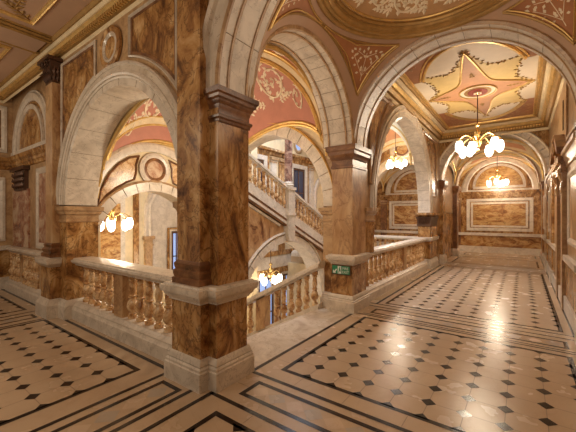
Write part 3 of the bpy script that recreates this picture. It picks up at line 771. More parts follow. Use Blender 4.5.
for k in range(4):
    ol, T = cell(k)
    mid = Sv(*T((.22, .5)))
    t = thing('vault_painting', cell_names[k], 'vault panel', mid)
    # filled surface by rows
    m = MB().world(); n1, n2 = 14, 20
    A, B, C = (.002, .06), (.002, .94), (.43, .5)
    def row(i, j):
        f = i*i; a = A[0]+(C[0]-A[0])*f; lo_ = A[1]+(C[1]-A[1])*f; hi_ = B[1]+(C[1]-B[1])*f
        b = lo_+(hi_-lo_)*j; u, v = T((a, b)); return Sv(u, v)+Svn(u, v)*.01
    m.grid(row, n1, n2); m.build('field', PINK, t)
    m = MB().world(); m.tube([Sv(u, v)+Svn(u, v)*.012 for u, v in ol], .028, 8, closed=True); m.build('gilt_moulding', GOLD, t)
    m = MB().world()
    def Sc(a, b):
        u, v = T((a/3.0, b/3.0)); u = min(.99, max(.01, u)); v = min(.99, max(.01, v)); n = Svn(u, v); return Sv(u, v)+n*.014, n
    scroll(m, Sc, .42, .98, .30, 0, 1.8, 1, 20, .024, .030, .13); scroll(m, Sc, .42, 2.02, .30, 0, 1.8, -1, 20, .024, .030, .13)
    scroll(m, Sc, .78, 1.50, .22, PI/2, 1.5, 1, 12, .02, .028, .11)
    for b in (.55, 2.45): scroll(m, Sc, .16, b, .12, 0, 1.4, 1, 9, .016, .024, .08)
    for (b, an) in ((1.3, PI/2-.3), (1.7, -PI/2+.3), (1.5, 0), (.95, -PI/2+.2), (2.05, PI/2-.2), (.75, .5), (2.25, -.5), (1.1, .2), (1.9, -.2)): spray(m, Sc, .14, b, an, .24, 4, .026, .10)
    m.build('scroll_relief', IVORY, t)
# double gilt ribs on the groins
t = thing('vault_ribs', 'gilt ribs crossing the pink vault above the stairs', 'vault ribs', Sv(.5, .5))
for (s0, s1) in (((0, 0), (1, 1)), ((0, 1), (1, 0))):
    m = MB().world()
    for off in (-.022, .022):
        pts = []
        for i in range(41):
            f = cosu(i/40); u = s0[0]+(s1[0]-s0[0])*f; v = s0[1]+(s1[1]-s0[1])*f
            u = min(1, max(0, u+off)); v = min(1, max(0, v-off*(1 if s0 == (0, 0) else -1))); pts.append(Sv(u, v)+Svn(min(.99, max(.01, u)), min(.99, max(.01, v)))*.01)
        m.tube(pts, .024, 6)
    m.build('rib', GOLD, t)
for u0 in (.034, .062):
    m = MB().world(); m.tube([Sv(u0, cosu(i/40))+Svn(u0, min(.99, max(.01, cosu(i/40))))*.02 for i in range(41)], .020, 6); m.build('rib', GOLD, t)
m = MB().world(); m.grid(lambda i, j: Sv(.036+.024*i, cosu(j))+Svn(.05, min(.99, max(.01, cosu(j))))*.02, 3, 40); m.build('rib_band', CREAM, t)
m = MB().world()
for fn in (lambda i: Sv(cosu(i), .001), lambda i: Sv(cosu(i), .999), lambda i: Sv(.001, cosu(i)), lambda i: Sv(.999, cosu(i))): m.tube([fn(i/40)-Vector((0, 0, .02)) for i in range(41)], .03, 8)
m.build('wall_rib', GOLD, t)
# wall with arch at far side of the stair bay (y=4.95)
m = MB(**FY(5.0)); archwall(m, -6.4, -2.7, 1.76, 4.9, -4.32, 1.52, 1.77, -.4, 0); struct(m.build('wall_stair_far', CREAM))
t = thing('marble_arch', 'white voussoir arch behind the stair opening, framing the upper staircase', 'arch', (-4.32, 5.1, 1.77))
m = MB(**FY(4.99)); voussoirs(m, -4.32, 1.47, 1.77, 1.76, .21, -.42, .03, 17); m.build('voussoirs', WHITE, t)
m = MB(**FY(4.99)); m.sweep(arc(-4.32, 1.47, 1.77, 1.76), [(.21, 0), (.21, .03), (.23, .05), (.25, .03), (.25, 0)]); m.build('moulding', GOLD, t)
m = MB(**FY(4.99)); m.sweep(arc(-4.32, 1.47, 1.77, 1.76), [(.004, -.41), (.004, .02), (.05, .02), (.05, -.41)]); m.build('joint_bed', JOINT, t)
# left side of the stair bay: lunette wall x=-5.8 with low arch and roundel
m = MB(**FX(-5.80)); archwall(m, 2.47, 5.3, -2.2, 4.9, 3.50, 1.12, .98, -.35, 0); struct(m.build('wall_stair_left', CREAM))
t = thing('marble_arch', 'low white marble arch beneath the roundel, seen through the broad left arch', 'arch', (-5.8, 3.5, 1))
m = MB(**FX(-5.79)); voussoirs(m, 3.50, 1.10, .98, -1.5, .17, -.36, .04, 15); m.build('voussoirs', WHITE, t)
m = MB(**FX(-5.79)); m.sweep(arc(3.5, 1.10, .98, -1.5), [(.17, 0), (.17, .045), (.19, .06), (.21, .045), (.21, 0)]); m.build('moulding', TAN, t)
m = MB(**FX(-5.79)); m.sweep(arc(3.5, 1.10, .98, -1.5), [(.004, -.35), (.004, .03), (.05, .03), (.05, -.35)]); m.build('joint_bed', JOINT, t)
t = thing('lunette_moulding', 'white arched moulding framing the lunette around the roundel', 'arch', (-5.79, 3.5, 1.8))
m = MB(**FX(-5.79)); m.sweep(arc(3.50, 1.06, 1.78, None), [(0, 0), (0, .04), (.04, .05), (.13, .05), (.17, .03), (.17, 0)]); m.build('moulding', WHITE, t)
LP = [(2.44, 1.72), (2.60, 1.93), (2.78, 2.09), (2.96, 2.20), (3.10, 2.26), (3.14, 2.40), (3.14, 2.55), (3.20, 2.74), (3.0, 2.68), (2.80, 2.54), (2.63, 2.33), (2.50, 2.05)]
def lun(side):
    s = -1 if side == 'l' else 1; c = 3.50; pts = []
    for i in range(13):
        a = math.radians(20+52*i/12); pts.append((c+s*1.34*math.cos(a), .98+1.34*math.sin(a)))
    for i in range(13):
        a = math.radians(70-54*i/12); pts.append((c+s*1.03*math.cos(a), 1.78+1.03*math.sin(a)))
    return pts
panel('left honey marble lunette panel beside the roundel, seen through the broad left arch', FX(-5.79), LP, (AMBER, DARK, None), .035, 0, (-5.79, 2.9, 2.2))
panel('right honey marble lunette panel beside the roundel, partly behind the nearest pillar', FX(-5.79), [(7.0-a, b) for a, b in LP], (AMBER, DARK, None), .035, 0, (-5.79, 4.5, 2.2))
roundel('red marble roundel in white ring, seen through the broad left arch', FX(-5.785), 3.50, 2.50, .32, (-5.78, 3.5, 2.5), (WHITE, DARK, REDM), .0)

# ------------------------------------------------------------------ upper flight crossing the stairwell (plane x = -5.6)
SL = -.43; Y0 = 7.76
t = thing('upper_staircase', 'upper marble stair flight rising to the left on an arch across the stairwell', 'staircase', (-5.8, 7.8, 1.5))
def FS(x): return dict(O=(x, Y0, 0), U=(0, 1, SL), W=(0, 0, 1), N=(1, 0, 0))
m = MB(**FS(-5.62)); m.box(-3.2, 2.9, 1.50, 1.74, -.12, .0); m.box(-3.2, 2.9, 1.44, 1.50, -.12, .03); m.box(-3.2, 2.9, 1.28, 1.36, -.12, .03); m.build('stringer', WHITE, t)
m = MB(**FS(-5.62)); m.box(-3.2, 2.9, 1.36, 1.44, -.12, .012); m.box(-3.2, 2.9, 1.22, 1.28, -.12, .012); m.build('brown_band', DARK, t)
m = MB(**FS(-5.62)); m.box(-3.2, 2.6, 1.22, 1.45, -1.2, -.02); m.build('soffit_slab', PALE, t)
m = MB(**FX(-5.70)); c_, r_, s_ = 7.72, 2.0, -1.18
def sky(y): return 1.25+SL*(y-Y0)
top = [(y, sky(y)) for y in (10.4, 4.9)]
m.poly(arc(c_, r_+.05, s_, None)+[(10.4, s_)]+top+[(4.9, s_)], -.4, 0); m.build('spandrel', BROWNP, t)
m = MB(**FX(-5.70)); voussoirs(m, c_, r_, s_, s_, .2, -.45, .05, 17); m.build('arch_ring', WHITE, t)
m = MB(**FX(-5.70)); m.sweep(arc(c_, r_, s_), [(.24, 0), (.24, .05), (.27, .07), (.30, .05), (.30, 0)]); m.sweep([(4.95, sky(4.95)-.1), (7.35, sky(7.35)-.1)], [(-.03, 0), (-.03, .05), (.03, .05), (.03, 0)]); m.build('moulding', WHITE, t)
# corbel
MB(**FX(-5.64)).poly([(7.66, .86), (7.86, .86), (7.92, 1.0), (7.96, 1.3), (7.56, 1.3), (7.60, 1.0)], -.1, .1).build('corbel', WHITE, t)
for k in range(19):
    y = 4.7+.3*k; MB
m = MB().world()
for k in range(19):
    y = 4.7+.31*k; z = 1.66+SL*(y-Y0); m.box(-6.9, -5.74, y, y+.31, z-.14, z)
m.build('steps', PALE, t)
t = thing('balustrade', 'sloping balustrade along the upper stair flight in the stairwell', 'balustrade', (-5.66, 7.8, 2))
for a, b in ((-3.1, -.16), (.16, 2.6)):
    m = MB(**FS(-5.66)); m.box(a, b, 2.30, 2.34, -.07, .07); m.box(a, b, 2.34, 2.40, -.11, .11); m.box(a, b, 2.40, 2.44, -.07, .07); m.build('handrail', WHITE, t)
m = MB(**FX(-5.66)); m.box(7.60, 7.92, 1.2, 2.38, -.13, .13); m.box(7.57, 7.95, 2.38, 2.46, -.16, .16); m.box(7.57, 7.95, 1.62, 1.70, -.15, .15); m.build('newel', WHITE, t)
for k in range(15): baluster(t, -5.66, 5.0+.18*k, 1.73+SL*(5.0+.18*k-Y0), 1.0)
for k in range(13): baluster(t, -5.66, 8.05+.18*k, 1.73+SL*(8.05+.18*k-Y0), 1.0)
t = thing('column', 'slender plum marble column standing on the newel of the upper stair', 'column', (-5.66, 7.76, 2.46))
MB().lathe((-5.66, 7.76, 2.46), [(.15, 0), (.15, .04), (.165, .06), (.15, .09), (.13, .1), (.145, .13), (.125, .16)], 20).build('base', WHITE, t)
MB().lathe((-5.66, 7.76, 2.62), [(.12, 0), (.118, .8), (.105, 2.1)], 20).build('shaft', COLM, t)
MB().lathe((-5.66, 7.76, 4.7), [(.11, 0), (.13, .1), (.17, .25), (.19, .27), (.19, .32)], 16).build('capital', TAN, t)

# ------------------------------------------------------------------ stairwell walls and far openings
WX = -7.6
struct(MB(**FX(WX)).box(7.6, 17, -4, 6.4, -.3, 0).build('wall_stairwell', CREAM))
struct(MB(**FX(-10.6)).box(-2, 8, -4, 6.4, -.3, 0).build('wall_stairwell_left', CREAM))
struct(MB(**FY(7.9)).box(-10.6, -7.3, -4, 6.4, -.3, 0).build('wall_stairwell_return', CREAM))
struct(MB(**FY(2.5)).box(-10.6, -5.9, -4, 0, -.2, .2).build('wall_under_gallery', CREAM))
struct(MB(**FY(2.5)).box(-10.6, -6.0, 0, 6.4, -.1, .33).build('wall_left_back', CREAM))
struct(MB().world().box(-10.9, -2.3, 2.1, 10.4, -4.1, -4.0).build('floor_lower_hall', PALE))
struct(MB().world().box(-10.9, -5.8, 2.1, 10.6, 6.3, 6.4).build('ceiling_stairwell', CREAM))
struct(MB().world().box(-5.8, -2.3, 5.0, 10.6, 6.3, 6.4).build('ceiling_stairwell', CREAM))
struct(MB(**FY(10.35)).box(-7.6, -2.8, -4, -.25, -.1, .1).build('wall_lower_far', CREAM))
struct(MB(**FX(-2.85)).box(4.9, 10.3, -4, -.25, -.1, 0).build('wall_lower_right', CREAM))
def wpilaster(label, F, u0, u1, z0, z1, mat, loc, cap=True):
    t = thing('pilaster', label, 'pilaster', loc)
    MB(**F).box(u0, u1, z0, z1, 0, .07).build('shaft', mat, t)
    m = MB(**F); m.box(u0-.04, u1+.04, z1-.10, z1, 0, .12); m.box(u0-.02, u1+.02, z1-.2, z1-.16, 0, .09); m.build('impost', TAN, t)
    return t
def doorway(label, F, u0, u1, z0, z1, glass, loc, fr=.16):
    t = thing('tall_window', label, 'window', loc)
    MB(**F).box(u0, u1, z0, z1, 0, .01).build('glass', glass, t)
    m = MB(**F); o = [(u0, z0), (u0, z1), (u1, z1), (u1, z0)]
    m.sweep(o, [(0, 0), (0, .05), (.06, .06), (.08, .03), (.08, 0)]); m.build('sash', WOOD, t)
    m = MB(**F); m.sweep(o, [(.08, 0), (.08, .07), (.08+fr, .09), (.08+fr, 0)]); m.build('white_surround', WHITE, t)
    m = MB(**F); m.sweep(o, [(.08+fr, 0), (.08+fr, .05), (.08+fr*2, .05), (.08+fr*2, 0)]); m.build('brown_surround', BROWN, t)
    m = MB(**F); m.box((u0+u1)/2-.02, (u0+u1)/2+.02, z0, z1, .01, .03); m.box(u0, u1, (z0+z1)*.5+.1, (z0+z1)*.5+.14, .01, .03); m.build('glazing_bar', WOOD, t)
    return t
doorway('dark window high on the stairwell wall, left of the plum column', FX(WX), 7.8, 8.75, 1.5, 3.55, DARKG, (WX, 8.2, .6))
doorway('tall dark window on the stairwell wall, right of the plum column', FX(WX), 10.75, 11.45, 1.4, 3.5, DARKG, (WX, 11, .6))
roundel('round blue window high above the tall dark stairwell window', FX(WX), 11.1, 4.55, .34, (WX, 11.1, 4.5), (TAN, WHITE, BLUEG))
t = thing('blind_arch', 'small white arch on the far stairwell wall above the upper stair', 'arch', (WX, 13.2, 1))
m = MB(**FX(WX)); m.sweep(arc(13.3, .75, 2.5, 1.9), [(0, 0), (0, .06), (.2, .1), (.26, .05), (.26, 0)]); m.box(12.2, 12.56, 0, 1.9, 0, .1); m.build('moulding', WHITE, t)
for (y0, y1, mt, lb) in ((9.25, 9.55, WHITE, 'white pilaster behind the plum column on the stairwell wall'), (9.75, 10.1, BROWN, 'brown pilaster behind the plum column on the stairwell wall'), (11.95, 12.25, WHITE, 'white pilaster right of the tall dark stairwell window')):
    wpilaster(lb, FX(WX), y0, y1, -1, 3.8, mt, (WX, (y0+y1)/2, 0))
cornice('trim_5', [(WX, 7.9), (WX, 16.4)], [(0, 3.86), (-.05, 3.88), (-.08, 3.98), (-.16, 4.02), (-.18, 4.1), (0, 4.12)], BROWN)
cornice('trim_6', [(WX, 7.9), (WX, 16.4)], [(0, 5.0), (-.05, 5.02), (-.16, 5.1), (-.18, 5.2), (0, 5.22)], GOLDD)
# left hall wall beyond lunette arch
panel('gold and brown figured marble panel behind the chandelier in the left view', FX(-10.6), rect(4.15, 5.35, -.6, 2.15), (FIG, WHITE, None), .14, 0, (-10.6, 4.7, .8))
wpilaster('white pilaster right of the gold figured panel behind the left chandelier', FX(-10.6), 5.62, 5.80, -2, 3.2, BROWN, (-10.6, 5.7, 0))
t = thing('marble_arch', 'white arch on the far hall wall, right of the left chandelier', 'arch', (-10.6, 6.9, 1))
m = MB(**FX(-10.6)); m.sweep(arc(7.15, .85, 1.75, .9), [(0, 0), (0, .06), (.10, .1), (.14, .06), (.26, .1), (.30, .05), (.30, 0)]); m.build('moulding', WHITE, t)
m = MB(**FX(-10.6)); m.box(5.96, 6.34, .78, .9, 0, .16); m.box(6.0, 6.3, .55, .62, 0, .12); m.build('impost', TAN, t)
MB(**FX(-10.6)).box(6.02, 6.28, -2, .78, 0, .1).build('pier', TAN, t)
MB(**FX(-10.6)).poly(arc(7.15, .84, 1.75, -1), 0, .01).build('back_wall', WHITE, t)
doorway('narrow blue window with brown frame behind the left balustrade', FX(-10.55), 7.10, 7.40, -1, .95, BLUEG, (-10.5, 7.2, -1), .07)
# lower hall bits under the upper flight
doorway('blue lower hall window under the upper stair flight, behind the low chandelier', FX(WX+.02), 8.6, 9.3, -3.4, -.75, BLUEG, (WX, 9, -3.4), .1)
doorway('blue lower hall window seen between the stair balusters', FX(WX+.02), 10.0, 10.3, -3.4, -.75, BLUEG, (WX, 10, -3.4), .1)
t = thing('string_course', 'brown and white bands across the stairwell wall under the upper flight', 'moulding', (WX, 10, 0))
MB(**FX(WX)).box(7.7, 16, -.35, .1, 0, .095).build('white_band', WHITE, t); MB(**FX(WX)).box(7.7, 16, .1, .28, 0, .11).build('brown_band', BROWN, t)
MB(**FX(WX)).box(7.7, 16, -.6, -.35, 0, .105).build('brown_band', BROWN, t)

# ------------------------------------------------------------------ right gallery beyond the second pillar
# left wall with arch 2
C2, R2, S2 = 8.13, 2.2, 1.78
m = MB(**FX(-2.27)); archwall(m, 5.45, 14.6, 1.70, 4.5, C2, R2+.12, S2, -.3, 0)
struct(m.build('wall_gallery_left', TAN))
t = thing('marble_arch', 'tall white marble arch over the right balustrade behind the exit sign pillar', 'arch', (-2.4, C2, 1.7))
m = MB(**FX(-2.27)); voussoirs(m, C2, R2, S2, 1.7, .20, -.32, .03, 23); m.build('voussoirs', WHITE, t)
P = arc(C2, R2, S2, 1.7)
m = MB(**FX(-2.27)); m.sweep(P, [(.004, -.31), (.004, .02), (.05, .02), (.05, -.31)]); m.build('joint_bed', JOINT, t)
m = MB(**FX(-2.27)); m.sweep(P, [(.10, .02), (.10, .045), (.14, .05), (.14, .02)]); m.sweep(P, [(.20, 0), (.20, .05), (.25, .06), (.27, 0)]); m.build('moulding', WHITE, t)
pr3 = [(-2.60, 10.36), (-2.26, 10.36), (-2.26, 11.3), (-2.60, 11.3)]
t = thing('pier', 'pier with dark carved capital at the far end of the right balustrade', 'pier', (-2.5, 10.4, 0))
band_obj('base', pr3, BASE, WHITE, t); band_obj('shaft', pr3, [(0, .29), (0, 1.3)], BROWN, t)
band_obj('ledge', pr3, [(0, .82), (.05, .85), (.07, .94), (0, .95)], WHITE, t)
band_obj('impost', pr3, [(0, 1.58), (.05, 1.6), (.09, 1.64), (.09, 1.70), (0, 1.71)], BROWN, t)
m = MB(); m.band(pr3, [(0, 1.28), (.03, 1.3), (.02, 1.45), (.06, 1.58), (0, 1.58)])
for k in range(5):
    m.leaf((-2.55+.06*k, 10.33, 1.32), (0, -.25, 1), (0, -1, 0), .24, .04, .03)
m.build('capital', BRONZE, t)
struct(MB(**FX(-2.27)).box(11.3, 14.6, 0, 1.72, -.5, 0).build('wall_gallery_left', BROWN))
t = thing('pier', 'tan pier and impost behind the exit sign pillar', 'pier', (-2.6, 5.6, 0))
prb = [(-2.62, 5.48), (-2.29, 5.48), (-2.29, 5.92), (-2.62, 5.92)]
band_obj('shaft', prb, [(0, .9), (0, 1.6)], BROWN, t); band_obj('impost', prb, IMP, TAN, t)
def spx(a, b, top): return spandrel_outline(1, a, b, top, C2, S2+.4, R2+.1)
panel('brown spandrel panel above the right balustrade arch, left side', FX(-2.26), spx(5.60, 6.9, 4.0), (BROWN, TAN, DARK), .05, 0, (-2.26, 6.2, 3.5))
panel('brown spandrel panel above the right balustrade arch, right side', FX(-2.26), spx(11.2, 9.4, 4.0), (BROWN, TAN, DARK), .05, 0, (-2.26, 9.8, 3.5))
# right wall
struct(MB(**FXR(.62)).box(-2.3, 17, 0, 4.7, -.3, 0).build('wall_right', TAN))
struct(MB(**FXR(.62)).box(5.0, 16.5, 0, .24, 0, .05).build('baseboard_right', WHITE))
struct(MB(**FXR(.62)).box(-2.3, 5.0, 0, .24, 0, .05).build('baseboard_right', WHITE))
m = MB(**FXR(.62)); m.box(5.6, 7.1, .86, .95, 0, .07); m.box(5.6, 7.1, .82, .86, 0, .04); m.box(8.6, 11.6, .86, .95, 0, .07); m.box(12.3, 14.3, .86, .95, 0, .09)
struct(m.build('trim_7', WHITE))
def rpil(label, y0, y1, cap_z, loc):
    t = thing('pilaster', label, 'pilaster', loc)
    MB(**FXR(.62)).box(y0, y1, .24, cap_z, 0, .05).build('shaft', BROWN, t)
    m = MB(**FXR(.62)); m.box(y0-.03, y1+.03, 0, .3, 0, .08); m.build('base', WHITE, t)
    m = MB(**FXR(.62)); m.box(y0-.03, y1+.03, cap_z-.08, cap_z, 0, .09); m.box(y0-.01, y1+.01, cap_z-.25, cap_z-.08, 0, .07); m.build('capital', DARK, t)
rpil('right wall pilaster under the wide arch of the domed bay', 4.95, 5.45, 2.78, (.6, 5.2, 0))
rpil('right wall pilaster just before the doorcase', 7.0, 7.3, 2.0, (.6, 7.15, 0)) if False else None
rpil('right wall pilaster just past the doorcase with broken pediment', 9.9, 10.25, 2.78, (.6, 10, 0))
rpil('right wall pilaster under the lit arch near the far end', 11.85, 12.3, 2.82, (.6, 12, 0))
rpil('right wall pilaster under the inner arch before the end wall', 14.4, 14.8, 2.82, (.6, 14.6, 0))
panel('nearest framed marble panel on the right wall at picture edge', FXR(.62), rect(5.7, 6.9, 1.15, 2.3), (BROWNP, WHITE, None), .10, 0, (.6, 6.3, 1.7))
panel('framed marble panel on right wall beyond the doorcase', FXR(.62), rect(10.4, 11.7, 1.15, 2.3), (BROWNP, WHITE, None), .10, 0, (.6, 11, 1.7))
panel('framed marble panel on right wall between the two far arches', FXR(.62), rect(12.5, 14.2, 1.15, 2.3), (BROWNP, WHITE, None), .10, 0, (.6, 13.4, 1.7))
m = MB(**FXR(.62)); m.box(5.6, 11.7, .26, .84, 0, .03); struct(m.build('trim_8', BROWN))
m = MB().world(); 
for (a, b) in ((5.5, 7.15), (8.55, 11.8)):
    m.sweep([(.62, a), (.62, b)], [(0, 2.42), (.02, 2.44), (.03, 2.5), (.05, 2.54), (.06, 2.6), (.09, 2.62), (.09, 2.68), (0, 2.7)])
struct(m.build('trim_9', TAN))
m = MB(**FXR(.62)); m.sweep(rect(5.75, 7.1, 2.85, 3.85), [(0, 0), (0, .03), (.06, .03), (.06, 0)], closed=True); struct(m.build('trim_10', TAN))
# doorcase
t = thing('doorcase', 'carved marble doorcase with broken pediment on the right wall', 'doorcase', (.6, 7.85, 0))
m = MB(**FXR(.62)); m.box(7.2, 7.45, 0, 2.35, 0, .07); m.build('jamb', TAN, t)
m = MB(**FXR(.62)); m.box(8.25, 8.5, 0, 2.35, 0, .07); m.build('jamb', TAN, t)
MB(**FXR(.62)).box(7.45, 8.25, 0, 2.2, 0, .02).build('door_leaf', WOOD, t)
m = MB(**FXR(.62)); m.box(7.17, 8.53, 2.35, 2.5, 0, .09); m.box(7.12, 8.58, 2.5, 2.62, 0, .13); m.build('lintel', BROWN, t)
m = MB(**FXR(.62))
m.poly([(7.12, 2.66), (7.72, 2.98), (7.72, 3.1), (7.12, 2.78)], 0, .15); m.poly([(8.58, 2.66), (7.98, 2.98), (7.98, 3.1), (8.58, 2.78)], 0, .15); m.build('pediment', DARK, t)
m = MB(**FXR(.62)); m.box(7.73, 7.97, 2.62, 3.0, 0, .12); m.box(7.69, 8.01, 3.0, 3.08, 0, .16); m.poly(circ(7.85, 2.85, .12, 14), .12, .15); m.build('cartouche', BROWN, t)
for y in (7.33, 8.37):
    m = MB(); m.frame((.62, y, 0), (-1, 0, 0), (0, 0, 1), (0, 1, 0)); m.poly([(0, 1.95), (.08, 2.0), (.09, 2.1), (.07, 2.2), (.11, 2.28), (.13, 2.36), (.11, 2.42), (0, 2.44)], -.09, .09)
    m.build('console', AMBER, t)
MB(**FXR(.62)).box(7.8, 7.9, 3.2, 3.75, 0, .01).build('slot_shade', BLACKM, t)  # flat black strip standing in for the shade inside a narrow recess
# gallery ceiling with painted panel
ZC = 4.45
struct(MB().world().box(-2.6, .8, 5.3, 14.6, ZC+.02, ZC+.1).build('ceiling', BUFF))
gilt_cornice('trim_11', [(-2.27, 5.45), (-2.27, 11.72), (.62, 11.72), (.62, 5.45)])
# (path order gives the normal to the right = into the room)
dentils((-2.15, 11.60), (.5, 11.60), 4.17, (0, -1), 40)
CX, CY = -.82, 8.42
t = thing('ceiling_painting', 'painted ceiling with terracotta four-pointed star and gilt garlands over the right gallery', 'ceiling painting', (CX, CY, ZC))
m = MB().world(); m.box(-1.90, .25, 5.82, 11.28, ZC-.006, ZC+.02); m.build('relief_ground', TERRA, t)
m = MB().world()
random.seed(3)
for k in range(170):
    sx = random.choice((-1, 1)); sy = random.choice((-1, 1)); x = CX+sx*random.uniform(.45, 1.04); y = CY+sy*random.uniform(1.7, 2.8)
    if ((x-CX)/1.02)**2+((y-CY)/2.55)**2 > 1.12:
        a = random.uniform(0, 6.28); m.leaf((x, y, ZC-.007), (math.cos(a), math.sin(a), 0), (0, 0, -1), .09, .025, .012)
m.build('corner_relief', TANP, t)['kind'] = 'stuff'
def flat(name, pts, d, mat):
    m = MB().world(); m.poly(pts, ZC-d, ZC); return m.build(name, mat, t)
ell = [(CX+1.0*math.cos(2*PI*i/72), CY+2.5*math.sin(2*PI*i/72)) for i in range(72)]
flat('white_oval', ell, .010, OFFW)
flat('white_side_field', rect(-1.90, .25, CY-1.25, CY+1.25), .011, OFFW)
TX, TY = 1.02, 2.15; DX, DY = .86, 1.42
def bow(p, q, k, n=14):
    """curve from p to q pulled towards the centre by k"""
    out = []
    for i in range(n):
        f = i/n; x = p[0]+(q[0]-p[0])*f; y = p[1]+(q[1]-p[1])*f; s_ = 1-k*math.sin(PI*f); out.append((CX+x*s_, CY+y*s_))
    return out
yel = []; star = []
tips = [(TX, 0), (DX, DY), (0, TY), (-DX, DY), (-TX, 0), (-DX, -DY), (0, -TY), (DX, -DY)]
for i in range(8): yel += bow(tips[i], tips[(i+1) % 8], .22)
T4 = [(TX, 0), (0, TY), (-TX, 0), (0, -TY)]
for i in range(4): star += bow(T4[i], T4[(i+1) % 4], .42, 20)
flat('yellow_field', yel, .014, YEL); flat('star', star, .018, ROSE)
m = MB().world(); m.tube([(x, y, ZC-.02) for x, y in star], .022, 6, closed=True); [m.tube([(CX+1.0*k_*math.cos(a_), CY+sg_*2.5*k_*math.sin(a_), ZC-.012) for a_ in [math.radians(30+120*i/40) for i in range(41)]], rr_, 6) for sg_ in (-1, 1) for k_, rr_ in ((1, .028), (1.055, .018))]; m.build('gilt_outline', GOLD, t)
m = MB().world(); random.seed(5)
for i, (x, y) in enumerate(yel):
    for k in range(2):
        a = random.uniform(0, 6.28); m.leaf((x, y, ZC-.016), (math.cos(a), math.sin(a), 0), (0, 0, -1), .07, .02, .02)
for (x, y) in ((CX+TX-.05, CY), (CX-TX+.05, CY), (CX, CY+TY), (CX, CY-TY)):
    for k in range(7):
        a = 2*PI*k/7; m.leaf((x, y, ZC-.02), (math.cos(a), math.sin(a), 0), (0, 0, -1), .11, .018, .015)
for (x, y, an) in ((0, .9, PI/2), (0, -.9, -PI/2), (.55, 0, 0), (-.55, 0, PI)):
    spray(m, lambda a, b: (Vector((a, b, ZC-.02)), Vector((0, 0, -1))), CX+x, CY+y, an, .2, 3, .02, .09)
m.build('garlands', GOLDD, t)['kind'] = 'stuff'
def disc(name, rx, ry, d, mat):
    flat(name, [(CX+rx*math.cos(2*PI*i/40), CY+ry*math.sin(2*PI*i/40)) for i in range(40)], d, mat)
disc('rosette_rim', .36, .42, .030, OFFW); disc('rosette_ring', .27, .32, .036, GOLDD); disc('rosette_centre', .20, .25, .042, MAROON); disc('rosette_boss', .08, .08, .07, OFFW)
m = MB().world(); m.tube([(CX+.36*math.cos(2*PI*i/40), CY+.42*math.sin(2*PI*i/40), ZC-.03) for i in range(40)], .02, 6, closed=True); m.build('rosette_bead', GOLD, t)
m = MB().world(); m.sweep(rect(-1.94, .29, 5.78, 11.32), [(-.02, ZC+.02), (-.02, ZC-.03), (.03, ZC-.05), (.05, ZC-.02), (.06, ZC+.02)], closed=True); m.build('gilt_frame', GOLD, t)

# far arches over the gallery
def garch(label, y, r, spring, loc, edge):
    t = thing('marble_arch', label, 'arch', loc)
    m = MB(**FY(y)); voussoirs(m, -.83, r, spring, spring-.02, .22, -.42, .0, 19); m.build('voussoirs', WHITE, t)
    P = arc(-.83, r, spring, None, 40)
    m = MB(**FY(y)); m.sweep(P, [(.004, -.41), (.004, -.01), (.05, -.01), (.05, -.41)]); m.build('joint_bed', JOINT, t)
    m = MB(**FY(y)); m.sweep(P, [(0, 0), (0, .03), (.025, .04), (.05, .02), (.05, 0)]); m.sweep(P, [(.20, 0), (.20, .04), (.24, .05), (.27, 0)]); m.build('bead', edge, t)
    m = MB(**FY(y+.0)); m.poly(arc(-.83, r+.15, spring, None)+[(.7, spring), (.7, 4.72), (-2.4, 4.72), (-2.4, spring)], -.40, -.01); struct(m.build('wall_far', BROWN))
garch('lit white arch crossing the far end of the painted ceiling', 11.85, 1.36, 2.82, (-.83, 12, 2.8), IVORY)
garch('inner arch before the end wall of the right gallery', 14.4, 1.30, 2.80, (-.83, 14.6, 2.8), TAN)
for (x, sgn, lb) in ((-2.27, 1, 'left jamb pilaster under the lit far arch of the right gallery'),):
    t = thing('pilaster', lb, 'pilaster', (-2.2, 12, 0))
    plj = [(-2.30, 11.85), (-2.17, 11.85), (-2.17, 12.25), (-2.30, 12.25)]
    band_obj('shaft', plj, [(0, .28), (0, 2.55)], BROWN, t); band_obj('base', plj, [(.05, 0), (.05, .2), (0, .29)], WHITE, t); band_obj('capital', plj, [(0, 2.5), (.05, 2.6), (.08, 2.7), (.08, 2.8), (0, 2.82)], DARK, t)
    plj = [(-2.30, 14.4), (-2.12, 14.4), (-2.12, 14.8), (-2.30, 14.8)]
    t = thing('pilaster', 'left dark jamb pilaster under the inner arch near the end wall', 'pilaster', (-2.2, 14.6, 0))
    band_obj('shaft', plj, [(0, .28), (0, 2.55)], DARK, t); band_obj('base', plj, [(.05, 0), (.05, .2), (0, .29)], WHITE, t); band_obj('capital', plj, [(0, 2.5), (.05, 2.6), (.08, 2.7), (.08, 2.8), (0, 2.82)], DARK, t)
